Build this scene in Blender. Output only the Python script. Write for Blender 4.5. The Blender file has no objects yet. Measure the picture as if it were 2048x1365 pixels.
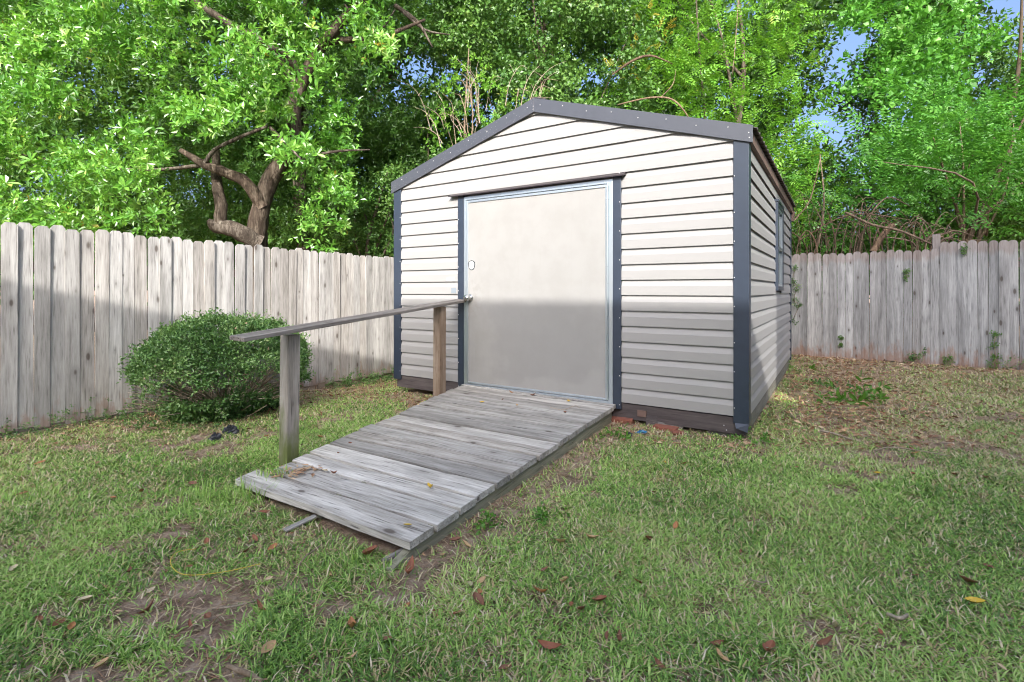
import bpy, math, random
import numpy as np
from mathutils import Matrix, Vector

random.seed(7)
rng = np.random.default_rng(11)
S = bpy.context.scene
COL = S.collection
RAD = math.radians

# ------------------------------------------------------------------ camera
FPX, HORIZ, CAMZ = 1017.0, 580.0, 1.2          # focal length and horizon in photo pixels (2048 wide)
cam = bpy.data.cameras.new('camera')
cam.sensor_width = 36.0
cam.lens = 36.0 * FPX / 2048.0
cam.shift_y = -(682.5 - HORIZ) / 2048.0
cam.clip_start, cam.clip_end = 0.05, 2000.0
cam_o = bpy.data.objects.new('camera', cam)
cam_o.location = (0, 0, CAMZ)
cam_o.rotation_euler = (RAD(90), 0, 0)
COL.objects.link(cam_o)
S.camera = cam_o

# ------------------------------------------------------------------ light
SUN_AZ, SUN_EL = RAD(4.0), RAD(29.5)           # the light travels towards (sin az, cos az), downwards
world = bpy.data.worlds.new('World')
S.world = world
world.use_nodes = True
wn = world.node_tree.nodes
sky = wn.new('ShaderNodeTexSky')
sky.sky_type = 'NISHITA'
sky.sun_disc = False
sky.sun_elevation = SUN_EL
sky.sun_rotation = SUN_AZ + math.pi
sky.air_density, sky.dust_density, sky.ozone_density = 0.8, 10.0, 4.2
bg = wn['Background']
bg.inputs['Strength'].default_value = 0.15
world.node_tree.links.new(sky.outputs[0], bg.inputs['Color'])
sun = bpy.data.lights.new('sun', 'SUN')
sun.energy = 2.0
sun.angle = RAD(0.45)
sun.color = (1.0, 0.97, 0.925)
sun_o = bpy.data.objects.new('sun', sun)
trav = Vector((math.sin(SUN_AZ) * math.cos(SUN_EL), math.cos(SUN_AZ) * math.cos(SUN_EL), -math.sin(SUN_EL)))
sun_o.rotation_euler = trav.to_track_quat('-Z', 'Y').to_euler()
sun_o.location = (-6, -12, 12)
COL.objects.link(sun_o)
vs = S.view_settings
vs.view_transform = 'Standard'
vs.look = 'None'
vs.gamma = 1.0
vs.exposure = 1.68
vs.use_curve_mapping = False
S.cycles.filter_width = 1.1
S.cycles.max_bounces = 6
S.cycles.transparent_max_bounces = 4

# ------------------------------------------------------------------ helpers
class MB:
    """collects faces, builds ONE mesh object"""
    def __init__(s): s.v, s.f = [], []
    def add(s, vs_, fs):
        b = len(s.v); s.v += [tuple(p) for p in vs_]; s.f += [tuple(i + b for i in f) for f in fs]; return s
    def box(s, x0, x1, y0, y1, z0, z1):
        return s.add([(x0,y0,z0),(x1,y0,z0),(x1,y1,z0),(x0,y1,z0),(x0,y0,z1),(x1,y0,z1),(x1,y1,z1),(x0,y1,z1)],
                     [(3,2,1,0),(4,5,6,7),(0,1,5,4),(1,2,6,5),(2,3,7,6),(3,0,4,7)])
    def prism(s, poly, axis, a0, a1):
        """poly: 2D points, extruded along axis (0 x: poly=(y,z); 1 y: poly=(x,z); 2 z: poly=(x,y))"""
        n = len(poly)
        def P(p, a): return (a,p[0],p[1]) if axis==0 else (p[0],a,p[1]) if axis==1 else (p[0],p[1],a)
        vv = [P(p,a0) for p in poly] + [P(p,a1) for p in poly]
        ff = [tuple(range(n))[::-1], tuple(range(n,2*n))] + [(i,(i+1)%n,(i+1)%n+n,i+n) for i in range(n)]
        return s.add(vv, ff)
    def lathe(s, prof, n=14, axis='z', c=(0,0,0)):
        vv, ff = [], []
        for r, h in prof:
            for k in range(n):
                a = 2*math.pi*k/n
                p = (r*math.cos(a), r*math.sin(a), h) if axis=='z' else (r*math.cos(a), h, r*math.sin(a))
                vv.append((p[0]+c[0],p[1]+c[1],p[2]+c[2]))
        for i in range(len(prof)-1):
            for k in range(n):
                ff.append((i*n+k, i*n+(k+1)%n, (i+1)*n+(k+1)%n, (i+1)*n+k))
        ff.append(tuple(range(n))[::-1]); ff.append(tuple(range((len(prof)-1)*n, len(prof)*n)))
        return s.add(vv, ff)
    def tube(s, pts, radii, n=8, wob=0.0, sub=4):
        P = catmull(np.array(pts, float), sub); R = catmull(np.array(radii, float)[:,None], sub)[:,0]
        T = np.gradient(P, axis=0); T /= np.linalg.norm(T, axis=1)[:,None] + 1e-9
        ref = np.array([0.31, 0.23, 0.92]) if abs(T[:,2]).mean() < .8 else np.array([0.95, 0.2, 0.1])
        b = len(s.v)
        for i in range(len(P)):
            u = np.cross(T[i], ref); u /= np.linalg.norm(u) + 1e-9; w = np.cross(T[i], u)
            for k in range(n):
                a = 2*math.pi*k/n
                r = R[i]*(1 + wob*random.uniform(-1, 1))
                s.v.append(tuple(P[i] + r*(math.cos(a)*u + math.sin(a)*w)))
        for i in range(len(P)-1):
            for k in range(n):
                s.f.append((b+i*n+k, b+i*n+(k+1)%n, b+(i+1)*n+(k+1)%n, b+(i+1)*n+k))
        s.f.append(tuple(b+k for k in range(n))); s.f.append(tuple(b+(len(P)-1)*n+k for k in range(n)))
        return s
    def mesh(s, name, m, smooth=False):
        me = bpy.data.meshes.new(name); me.from_pydata(s.v, [], s.f); me.materials.append(m)
        if smooth: me.polygons.foreach_set('use_smooth', [True]*len(me.polygons))
        me.update(); return me
    def build(s, name, m, parent=None, loc=(0,0,0), rot=(0,0,0), smooth=False, bevel=0.0):
        o = link(name, s.mesh(name, m, smooth), parent, loc, rot)
        if bevel:
            b = o.modifiers.new('bevel', 'BEVEL'); b.width = bevel; b.segments = 2; b.limit_method = 'ANGLE'
        return o

def catmull(P, sub):
    if len(P) < 3: 
        t = np.linspace(0, 1, sub+1)[:,None]; return P[0]*(1-t) + P[-1]*t
    Q = np.vstack([2*P[0]-P[1], P, 2*P[-1]-P[-2]]); out = []
    for i in range(1, len(Q)-2):
        for t in np.arange(sub)/sub:
            out.append(.5*((2*Q[i]) + (-Q[i-1]+Q[i+1])*t + (2*Q[i-1]-5*Q[i]+4*Q[i+1]-Q[i+2])*t*t + (-Q[i-1]+3*Q[i]-3*Q[i+1]+Q[i+2])*t**3))
    out.append(P[-1]); return np.array(out)

def link(name, me, parent=None, loc=(0,0,0), rot=(0,0,0)):
    o = bpy.data.objects.new(name, me); COL.objects.link(o); o.parent = parent
    o.location = loc; o.rotation_euler = rot; return o
def thing(name, label, cat, loc=(0,0,0), rz=0.0, group=None):
    o = link(name, None, None, loc, (0,0,rz)); return tag(o, label, cat, group)
def tag(o, label, cat, group=None):
    o['label'] = label; o['category'] = cat
    if group: o['group'] = group
    return o
def px(x, y, d):
    """world point seen at photo pixel (x, y) at depth d"""
    return np.array([(x-1024)/FPX*d, d, CAMZ + (HORIZ-y)*d/FPX])

# value noise on the ground plane
_lat = rng.random((256, 256))
def vnoise(x, y, s):
    x = np.asarray(x)*s + 100.3; y = np.asarray(y)*s + 57.7
    i = np.floor(x).astype(int); j = np.floor(y).astype(int); u = x-i; v = y-j
    u = u*u*(3-2*u); v = v*v*(3-2*v)
    L = lambda a, b: _lat[a % 256, b % 256]
    return (L(i,j)*(1-u)+L(i+1,j)*u)*(1-v) + (L(i,j+1)*(1-u)+L(i+1,j+1)*u)*v
def fbm(x, y, s): return (vnoise(x,y,s) + .5*vnoise(x+9,y-4,2.1*s) + .25*vnoise(x-3,y+7,4.3*s))/1.75
def sstep(a, b, x):
    t = np.clip((np.asarray(x)-a)/(b-a), 0, 1); return t*t*(3-2*t)

# ------------------------------------------------------------------ frames of the place
P0 = np.array([1.868, 4.068])                   # front right corner of the shed
RX = np.array([.8428, -.5381]); BX = np.array([.5381, .8428])   # shed: to the right, to the back
SHED_RZ = math.atan2(-.5381, .8428)
W, D = 3.862, 4.45
LF0 = np.array([-4.10, 4.25]); LFD = np.array([.604, .797]); LF_RZ = math.atan2(.797, .604); LF_END = 8.55
RF0 = np.array([1.07, 11.07]); RFD = np.array([.819, -.574]); RF_RZ = math.atan2(-.574, .819); RF_LEN = 9.0

def shed_local(x, y):
    dx, dy = np.asarray(x)-P0[0], np.asarray(y)-P0[1]
    return dx*RX[0]+dy*RX[1], dx*BX[0]+dy*BX[1]
def ground_h(x, y):
    x = np.asarray(x, float); y = np.asarray(y, float)
    dl = (x-LF0[0])*(-LFD[1]) + (y-LF0[1])*LFD[0]; ul = (x-LF0[0])*LFD[0]+(y-LF0[1])*LFD[1]
    dr = (x-RF0[0])*(-RFD[1]) + (y-RF0[1])*RFD[0]; ur = (x-RF0[0])*RFD[0]+(y-RF0[1])*RFD[1]
    h = -.09*sstep(-2.2, 0, dl)*sstep(1.0, 3.5, ul)
    h = h + .10*sstep(-2.0, -.1, -np.abs(dr))*sstep(2.5, 4.5, ur)
    near = np.exp(-((x-1)**2 + (y-5)**2)/120.0)
    return h + near*(.05*(fbm(x, y, .8)-.5) + .022*(fbm(x, y, 5.0)-.5))
def gz(x, y): return float(ground_h(x, y))

# ------------------------------------------------------------------ materials
def mat(name):
    m = bpy.data.materials.new(name); m.use_nodes = True
    nt = m.node_tree; b = nt.nodes['Principled BSDF']; return m, nt, b
class N:
    def __init__(s, nt): s.nt = nt
    def n(s, t, **k):
        x = s.nt.nodes.new(t)
        for a, v in k.items(): setattr(x, a, v)
        return x
    def l(s, a, b): s.nt.links.new(a, b)
    def val(s, sock, v):
        if hasattr(v, 'is_linked') or isinstance(v, bpy.types.NodeSocket): s.l(v, sock)
        else: sock.default_value = v
    def math(s, op, a, b=0.0, clamp=False):
        x = s.n('ShaderNodeMath', operation=op, use_clamp=clamp); s.val(x.inputs[0], a); s.val(x.inputs[1], b); return x.outputs[0]
    def noise(s, vec, scale, detail=4.0, rough=.55):
        x = s.n('ShaderNodeTexNoise'); s.l(vec, x.inputs['Vector'])
        x.inputs['Scale'].default_value = scale; x.inputs['Detail'].default_value = detail; x.inputs['Roughness'].default_value = rough
        return x.outputs['Fac']
    def ramp(s, fac, stops, interp='LINEAR'):
        x = s.n('ShaderNodeValToRGB'); r = x.color_ramp; r.interpolation = interp
        while len(r.elements) < len(stops): r.elements.new(.5)
        for e, (p, c) in zip(r.elements, stops):
            e.position = p; e.color = (*c, 1) if len(c) == 3 else c
        s.l(fac, x.inputs['Fac']); return x.outputs['Color']
    def mix(s, fac, a, b, mode='MIX'):
        x = s.n('ShaderNodeMix', data_type='RGBA', blend_type=mode); s.val(x.inputs[0], fac)
        for i, v in ((6, a), (7, b)):
            if isinstance(v, tuple): x.inputs[i].default_value = (*v, 1)
            else: s.l(v, x.inputs[i])
        return x.outputs[2]
    def mapr(s, v, a, b, c=0.0, d=1.0):
        x = s.n('ShaderNodeMapRange', clamp=True, interpolation_type='SMOOTHSTEP'); s.l(v, x.inputs[0])
        for i, q in enumerate((a, b, c, d)): x.inputs[i+1].default_value = q
        return x.outputs[0]
    def coords(s, scale=(1,1,1), rand=True, kind='Object'):
        tc = s.n('ShaderNodeTexCoord'); v = tc.outputs[kind]
        mp = s.n('ShaderNodeMapping'); mp.inputs['Scale'].default_value = scale; s.l(v, mp.inputs['Vector'])
        out = mp.outputs[0]
        if rand:
            oi = s.n('ShaderNodeObjectInfo'); a = s.math('MULTIPLY', oi.outputs['Random'], 91.7)
            c = s.n('ShaderNodeCombineXYZ')
            for i, k in enumerate((1.0, .63, .41)): s.l(s.math('MULTIPLY', a, k), c.inputs[i])
            ad = s.n('ShaderNodeVectorMath', operation='ADD'); s.l(out, ad.inputs[0]); s.l(c.outputs[0], ad.inputs[1]); out = ad.outputs[0]
        return out
    def xyz(s, v):
        x = s.n('ShaderNodeSeparateXYZ'); s.l(v, x.inputs[0]); return x.outputs
    def bump(s, h, b, strength=.3, dist=.01):
        x = s.n('ShaderNodeBump'); x.inputs['Strength'].default_value = strength; x.inputs['Distance'].default_value = dist
        s.l(h, x.inputs['Height']); s.l(x.outputs[0], b.inputs['Normal'])

def wood(name, dark, mid, light, along=2, knots=.5, rust=0.0, moss=0.0, rough=.85, cracks=.6, var=.35, moss_h=.3, toprust=0.0, rust_h=.3, H=1.7, warm=.5):
    """weathered timber; along = index of the long axis in object space"""
    m, nt, b = mat(name); g = N(nt)
    sc = [1.0, 1.0, 1.0]; sc[along] = .055
    v = g.coords(tuple(sc)); fine = g.noise(v, 95, 6, .7); broad = g.noise(v, 16, 3)
    sk = [1.0, 1.0, 1.0]; sk[along] = .42
    vk = g.coords(tuple(sk))
    # knots pull the grain around them
    vo = g.n('ShaderNodeTexVoronoi', feature='F1'); g.l(vk, vo.inputs['Vector']); vo.inputs['Scale'].default_value = 9.5
    pick = g.xyz(vo.outputs['Color'])[0]
    thr = g.math('MULTIPLY', g.math('GREATER_THAN', pick, 1-knots), g.math('ADD', .06, g.math('MULTIPLY', g.xyz(vo.outputs['Color'])[1], .15)))
    kd = g.math('DIVIDE', vo.outputs['Distance'], g.math('ADD', thr, .0001))
    kn = g.math('MULTIPLY', g.mapr(kd, .45, 1.0, 1, 0), g.math('GREATER_THAN', thr, .01))
    halo = g.math('MULTIPLY', g.mapr(kd, .8, 2.4, 1, 0), g.math('GREATER_THAN', thr, .01))
    f = g.math('ADD', g.math('MULTIPLY', fine, .55), g.math('MULTIPLY', broad, .5))
    col = g.ramp(f, [(.36, dark), (.52, mid), (.66, light)])
    oi = g.n('ShaderNodeObjectInfo')
    tone = g.math('ADD', g.math('MULTIPLY', oi.outputs['Random'], var), 1-var*.55)
    tn = g.n('ShaderNodeCombineColor'); [g.l(tone, tn.inputs[i]) for i in range(3)]
    col = g.mix(1.0, col, tn.outputs[0], 'MULTIPLY')
    r2 = g.math('FRACT', g.math('MULTIPLY', oi.outputs['Random'], 17.31))
    col = g.mix(g.math('MULTIPLY', g.mapr(r2, .35, 1.0), warm), col, (.32, .235, .165), 'SOFT_LIGHT')
    blot = g.noise(g.coords((1,1,.35) if along == 2 else (.35,1,1)), 5, 3)
    col = g.mix(g.math('MULTIPLY', g.mapr(blot, .5, .72), .35), col, tuple(c*.45 for c in mid))
    col = g.mix(g.math('MULTIPLY', halo, .35), col, tuple(c*.75 for c in dark))
    col = g.mix(g.math('MULTIPLY', kn, .75), col, (.07, .05, .038))
    cr = g.noise(v, 95, 2, .5)
    crk = g.mapr(cr, .30, .36, 1, 0)
    col = g.mix(g.math('MULTIPLY', crk, cracks), col, tuple(c*.25 for c in dark))
    z = g.xyz(g.coords((1,1,1), rand=False))[2]
    nz = g.noise(g.coords((1,1,.3)), 14, 4, .65)
    if rust:
        zz = g.math('ADD', z, g.math('MULTIPLY', g.math('SUBTRACT', nz, .5), -.9))
        col = g.mix(g.math('MULTIPLY', g.mapr(zz, 0, rust_h, 1, 0), rust), col, (.27, .115, .05))
    if toprust:
        zz = g.math('ADD', z, g.math('MULTIPLY', g.math('SUBTRACT', nz, .5), .25))
        col = g.mix(g.math('MULTIPLY', g.mapr(zz, H-.2, H-.1), toprust), col, (.23, .125, .08))
    if moss:
        zz = g.math('ADD', z, g.math('MULTIPLY', g.math('SUBTRACT', nz, .5), -.8))
        col = g.mix(g.math('MULTIPLY', g.mapr(zz, moss_h*.2, moss_h, 1, 0), moss), col, (.12, .15, .035))
    g.l(col, b.inputs['Base Color']); b.inputs['Roughness'].default_value = rough
    b.inputs['Specular IOR Level'].default_value = .25
    h = g.math('SUBTRACT', g.math('ADD', fine, g.math('MULTIPLY', kn, -.4)), g.math('MULTIPLY', crk, .8))
    g.bump(h, b, .35, .004)
    return m

def paint(name, col, rough=.5, metal=0.0, speck=0.0, dirt=.12, bump=.05, streak=(1,1,1), spec=.5, nscale=14):
    m, nt, b = mat(name); g = N(nt)
    v = g.coords(streak); n1 = g.noise(v, nscale, 5, .6); n2 = g.noise(g.coords(), 160, 2)
    c = g.mix(g.math('MULTIPLY', g.mapr(n1, .45, .75), dirt), col, tuple(x*.55 for x in col))
    c = g.mix(g.math('MULTIPLY', g.mapr(n1, .5, .25), dirt*.6), c, tuple(min(1, x*1.25+.01) for x in col))
    if speck:
        vo = g.n('ShaderNodeTexVoronoi'); g.l(g.coords(), vo.inputs['Vector']); vo.inputs['Scale'].default_value = 55
        pk = g.math('GREATER_THAN', g.xyz(vo.outputs['Color'])[1], .86)
        c = g.mix(g.math('MULTIPLY', g.math('MULTIPLY', g.math('LESS_THAN', vo.outputs['Distance'], .17), pk), speck), c, (.5,.5,.5))
    g.l(c, b.inputs['Base Color']); b.inputs['Roughness'].default_value = rough; b.inputs['Metallic'].default_value = metal
    b.inputs['Specular IOR Level'].default_value = spec
    if bump: g.bump(n2, b, bump, .002)
    return m

def leafmat(name, stops, rough=.42, trans=.28, tcol=(.22,.42,.03), spec=.5):
    m, nt, b = mat(name); g = N(nt)
    at = g.n('ShaderNodeAttribute', attribute_name='rnd')
    col = g.ramp(at.outputs['Fac'], stops)
    g.l(col, b.inputs['Base Color']); b.inputs['Roughness'].default_value = rough; b.inputs['Specular IOR Level'].default_value = spec
    if trans:
        t = g.n('ShaderNodeBsdfTranslucent'); g.l(g.mix(.55, col, tcol), t.inputs['Color'])
        mx = g.n('ShaderNodeMixShader'); mx.inputs[0].default_value = trans
        g.l(b.outputs[0], mx.inputs[1]); g.l(t.outputs[0], mx.inputs[2])
        g.l(mx.outputs[0], nt.nodes['Material Output'].inputs['Surface'])
    return m

M = {}
M['picket'] = wood('picket_wood', (.21,.20,.185), (.38,.365,.345), (.52,.505,.48), 2, .8, rust=.4, warm=.3, cracks=.28, var=.36, rust_h=.16)
M['picket_grey'] = wood('grey_picket_wood', (.20,.20,.20), (.35,.35,.35), (.50,.50,.495), 2, .7, rust=.55, var=.4, toprust=.32, rust_h=.26, H=1.72, warm=.2, cracks=.3)
M['rail_back'] = wood('fence_rail_wood', (.16,.12,.08), (.26,.2,.15), (.33,.28,.22), 0, .2)
M['plank'] = wood('ramp_plank_wood', (.20,.185,.165), (.42,.40,.365), (.62,.60,.56), 0, .45, cracks=.6, var=.6, warm=.25)
M['stringer'] = wood('stringer_wood', (.18,.165,.13), (.33,.305,.25), (.44,.42,.35), 0, .2, moss=.30, moss_h=.5)
M['post'] = wood('post_wood', (.21,.19,.165), (.37,.345,.31), (.48,.455,.415), 2, .5, moss=.9, moss_h=.5, var=.2)
M['post_brown'] = wood('brown_post_wood', (.13,.085,.055), (.245,.18,.13), (.33,.265,.205), 2, .4, moss=.8, moss_h=.16, var=.2)
M['handrail'] = wood('handrail_wood', (.15,.135,.12), (.27,.25,.23), (.39,.365,.34), 0, .2, cracks=.9)
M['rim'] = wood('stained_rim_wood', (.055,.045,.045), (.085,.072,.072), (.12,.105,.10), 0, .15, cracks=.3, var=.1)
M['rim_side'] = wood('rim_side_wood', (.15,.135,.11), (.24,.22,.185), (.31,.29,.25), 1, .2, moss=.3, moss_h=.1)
M['siding'] = paint('beige_vinyl', (.312,.303,.292), .5, dirt=.05, bump=.04, streak=(.35,1,1), nscale=7)
M['trim'] = paint('charcoal_trim', (.026,.037,.058), .38, dirt=.25, spec=.6)
M['fascia'] = paint('charcoal_fascia', (.055,.060,.074), .42, speck=.35, dirt=.2, spec=.6)
M['cap'] = paint('dark_brown_cap', (.028,.02,.022), .35, dirt=.2)
M['alu'] = paint('aluminium_frame', (.52,.58,.62), .3, metal=.75, dirt=.2, streak=(1,1,.2))
M['white'] = paint('white_screw', (.55,.55,.55), .4, dirt=0, bump=0)
M['steel'] = paint('satin_nickel', (.55,.54,.52), .25, metal=1.0, dirt=.1)
M['roof'] = paint('brown_metal_roof', (.10,.085,.075), .45, metal=.3, dirt=.3)
M['rust'] = paint('rusty_brown_trim', (.16,.10,.08), .6, dirt=.3)
M['blue_label'] = paint('pale_blue_label', (.60,.70,.72), .5, dirt=.5, nscale=60)
M['grey_plate'] = paint('grey_plate', (.22,.25,.28), .5, dirt=.25, nscale=30)
M['brick'] = paint('red_brick', (.24,.085,.055), .9, dirt=.5, bump=.6, nscale=30)
M['block'] = paint('grey_block', (.20,.19,.175), .95, dirt=.5, bump=.8, nscale=25)
M['black'] = paint('black_plastic', (.02,.024,.03), .35, dirt=.3)
M['bluepl'] = paint('blue_plastic', (.02,.16,.32), .35, dirt=.2)
M['string'] = paint('yellow_string', (.60,.45,.06), .6, dirt=.2)
M['housewall'] = paint('house_siding', (.72,.70,.66), .7, dirt=.2)
M['houseroof'] = paint('house_shingles', (.10,.095,.09), .9, dirt=.4, bump=.6)
M['bark'] = wood('grey_bark', (.022,.017,.012), (.065,.05,.038), (.19,.165,.135), 2, .2, cracks=.6, var=.1, moss=0)
M['darkbark'] = wood('dark_bark', (.05,.038,.028), (.10,.08,.06), (.17,.14,.11), 2, .2, cracks=.5, var=.1)
M['vinewood'] = wood('vine_wood', (.07,.05,.035), (.16,.115,.08), (.28,.21,.15), 2, .1, cracks=.4, var=.6)
M['deadtwig'] = wood('dead_twig', (.20,.155,.11), (.33,.27,.20), (.42,.36,.28), 2, .1, cracks=.2, var=.3)

# door skin with water stains
m, nt, b = mat('door_skin'); g = N(nt)
v = g.coords((1,1,1), rand=False); X, Y, Z = g.xyz(v)
nb = g.noise(v, 2.6, 4, .5)
edge = g.math('ADD', Z, g.math('MULTIPLY', g.math('SUBTRACT', nb, .5), 1.1))
left = g.math('ADD', X, g.math('MULTIPLY', g.math('SUBTRACT', g.noise(v, 3.3, 3), .5), .5))
stain = g.math('MULTIPLY', g.math('MULTIPLY', g.mapr(edge, .08, .26), g.mapr(edge, 1.02, .76)), g.math('MULTIPLY', g.mapr(left, .26, .40), g.mapr(left, 1.66, 1.40)))
col = g.mix(g.mapr(g.noise(v, 5, 4), .35, .7), (.302,.294,.280), (.280,.272,.256))
col = g.mix(g.math('MULTIPLY', stain, .5), col, (.235,.230,.222))
run = g.mapr(g.noise(g.coords((1,1,.06), rand=False), 30, 3, .6), .56, .74)
col = g.mix(g.math('MULTIPLY', run, .16), col, (.25,.235,.21))
grime = g.math('MULTIPLY', g.mapr(g.math('ABSOLUTE', g.math('SUBTRACT', Z, .93)), .30, .02), g.mapr(X, .34, .04))
col = g.mix(g.math('MULTIPLY', g.math('MULTIPLY', grime, g.mapr(g.noise(v, 14, 4), .4, .65)), .45), col, (.20,.185,.165))
sp = g.noise(v, 220, 2, .6)
col = g.mix(g.math('MULTIPLY', g.mapr(sp, .62, .7), .2), col, (.36,.32,.27))
scf = g.mapr(g.noise(v, 26, 3, .7), .70, .76)
col = g.mix(g.math('MULTIPLY', scf, .35), col, (.33,.31,.29))
g.l(col, b.inputs['Base Color']); b.inputs['Roughness'].default_value = .6; g.bump(sp, b, .25, .002)
M['door'] = m
# window glass: dark pane that mirrors
m, nt, b = mat('window_glass'); b.inputs['Base Color'].default_value = (.16,.19,.20,1); b.inputs['Roughness'].default_value = .08; b.inputs['Specular IOR Level'].default_value = .9
M['glass'] = m
# soil
m, nt, b = mat('soil_and_thatch'); g = N(nt)
v = g.coords((1,1,1), rand=False)
n1 = g.noise(v, .9, 5, .6); n2 = g.noise(v, 9, 6, .7); n3 = g.noise(v, 120, 6, .8)
col = g.ramp(g.math('ADD', g.math('MULTIPLY', n2, .55), g.math('MULTIPLY', n3, .45)), [(.36,(.12,.08,.055)),(.46,(.29,.20,.14)),(.54,(.46,.34,.25)),(.66,(.64,.53,.42))])
col = g.mix(g.math('MULTIPLY', g.mapr(n1, .45, .65), .35), col, (.085,.095,.035))
g.l(col, b.inputs['Base Color']); b.inputs['Roughness'].default_value = .95; b.inputs['Specular IOR Level'].default_value = .15
g.bump(g.math('ADD', n3, g.math('MULTIPLY', n2, .7)), b, .9, .02)
M['soil'] = m

M['grass'] = leafmat('grass_blades', [(0,(.10,.20,.04)),(.2,(.20,.38,.07)),(.45,(.36,.56,.12)),(.70,(.52,.67,.22)),(.78,(.52,.38,.20)),(.9,(.68,.54,.35)),(1,(.80,.69,.52))], .38, .25, (.25,.45,.08), .45)
M['litter'] = leafmat('dry_leaves', [(0,(.08,.04,.025)),(.25,(.20,.10,.055)),(.5,(.36,.21,.12)),(.75,(.52,.36,.22)),(1,(.66,.52,.36))], .6, .1, (.4,.25,.1), .3)
M['leaf_big'] = leafmat('laurel_leaves', [(0,(.035,.12,.014)),(.35,(.095,.27,.03)),(.7,(.19,.42,.055)),(.93,(.36,.55,.13)),(.97,(.40,.30,.03)),(1,(.45,.16,.03))], .34, .36, (.30,.58,.04), .95)
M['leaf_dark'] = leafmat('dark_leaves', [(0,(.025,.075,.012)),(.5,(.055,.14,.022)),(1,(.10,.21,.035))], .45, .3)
M['leaf_ivy'] = leafmat('ivy_leaves', [(0,(.035,.10,.02)),(.5,(.085,.19,.035)),(.9,(.15,.27,.055)),(1,(.30,.28,.08))], .4, .25)
M['leaf_bright'] = leafmat('bright_vine_leaves', [(0,(.06,.18,.016)),(.5,(.14,.35,.03)),(.9,(.24,.46,.06)),(1,(.34,.36,.05))], .42, .35, (.28,.5,.03))
M['leaf_yellow'] = leafmat('yellow_leaves', [(0,(.22,.26,.03)),(.5,(.42,.36,.04)),(1,(.55,.36,.05))], .5, .35, (.6,.5,.05))
M['leaf_wist'] = leafmat('wisteria_leaves', [(0,(.028,.11,.016)),(.5,(.085,.26,.032)),(.9,(.17,.40,.06)),(1,(.20,.27,.10))], .42, .35, (.18,.5,.03))
M['leaf_bush'] = leafmat('shrub_leaves', [(0,(.035,.09,.025)),(.5,(.11,.23,.06)),(.88,(.25,.39,.13)),(.96,(.36,.44,.18)),(1,(.42,.31,.20))], .35, .15)
M['leaf_weed'] = leafmat('weed_leaves', [(0,(.06,.17,.02)),(1,(.13,.30,.04))], .45, .3)

# ------------------------------------------------------------------ ground and sky setting
def axis(lo, hi, step, far):
    a = list(np.arange(lo, hi+1e-6, step)); s_ = step; x = hi
    while x < far: s_ *= 1.45; x += s_; a.append(x)
    s_ = step; x = lo
    while x > -far: s_ *= 1.45; x -= s_; a.insert(0, x)
    return np.array(a)
gx, gy = axis(-6, 9.5, .07, 600), axis(1.0, 12.0, .07, 600)
GX, GY = np.meshgrid(gx, gy)
GZ = ground_h(GX, GY)
verts = np.stack([GX, GY, GZ], -1).reshape(-1, 3)
nx, ny = len(gx), len(gy)
ii = (np.arange(ny-1)[:,None]*nx + np.arange(nx-1)[None,:]).reshape(-1)
quads = np.stack([ii, ii+1, ii+nx+1, ii+nx], 1)
def npmesh(name, v, quads=None, tris=None, m=None, rnd=None, smooth=False):
    me = bpy.data.meshes.new(name); v = np.asarray(v, np.float32).reshape(-1, 3)
    nq = 0 if quads is None else len(quads); nt_ = 0 if tris is None else len(tris)
    me.vertices.add(len(v)); me.vertices.foreach_set('co', v.reshape(-1))
    loops = np.concatenate([np.asarray(a, np.int32).reshape(-1) for a in (quads, tris) if a is not None and len(a)])
    me.loops.add(len(loops)); me.loops.foreach_set('vertex_index', loops)
    tot = np.concatenate([np.full(nq, 4, np.int32), np.full(nt_, 3, np.int32)])
    me.polygons.add(nq+nt_); me.polygons.foreach_set('loop_start', np.concatenate([[0], np.cumsum(tot)[:-1]]).astype(np.int32))
    try: me.polygons.foreach_set('loop_total', tot)
    except Exception: pass
    if rnd is not None:
        a = me.attributes.new('rnd', 'FLOAT', 'FACE'); a.data.foreach_set('value', np.asarray(rnd, np.float32))
    me.polygons.foreach_set('use_smooth', np.full(nq+nt_, smooth))
    me.materials.append(m); me.update(calc_edges=True); return me
gr = link('ground', npmesh('ground', verts, quads, None, M['soil'], smooth=True)); gr['kind'] = 'structure'

# ------------------------------------------------------------------ shed
shed = thing('garden_shed', 'beige garden shed with charcoal trim, gabled roof and a wide pale door above a ramp', 'shed', (P0[0], P0[1], 0), SHED_RZ)
L = .1386; ZB = .182; NROW = 16
EAVE, RIDGE = 2.43, 3.075                      # underside line of the roof at the walls and the apex
SL = (RIDGE-EAVE)/(W/2)
# core walls (inner shell) and back wall
core = MB().box(-W+.02, -.02, .02, D-.02, .06, 2.33)
core.prism([(-W+.02, 2.3301), (-.02, 2.3301), (-W/2, RIDGE-.08)], 1, .02, D-.02)
core.build('wall', M['siding'], shed)
PROF = [(.003, .15), (.0185, .15), (.0185, 0.0), (.0225, 0.0), (.0215, .58), (.004, .93), (.003, 1.12)]   # (outward, height in laps): dutch lap
def siding(x0b, x1b, x0t, x1t, z0, h, m=M['siding']):
    mb = MB(); vs_ = []
    for o, q in PROF:
        xa, xb = x0b+(x0t-x0b)*q, x1b+(x1t-x1b)*q
        vs_ += [(xa, -o, q*h), (xb, -o, q*h)]
    n = len(PROF)
    fs = [(2*i, 2*i+1, 2*i+3, 2*i+2) for i in range(n-1)]
    fs += [(0, 2, 12, 10), (3, 1, 11, 13)]
    mb.add(vs_, fs); return mb
DOOR_L, DOOR_R = -2.905, -1.027
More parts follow.
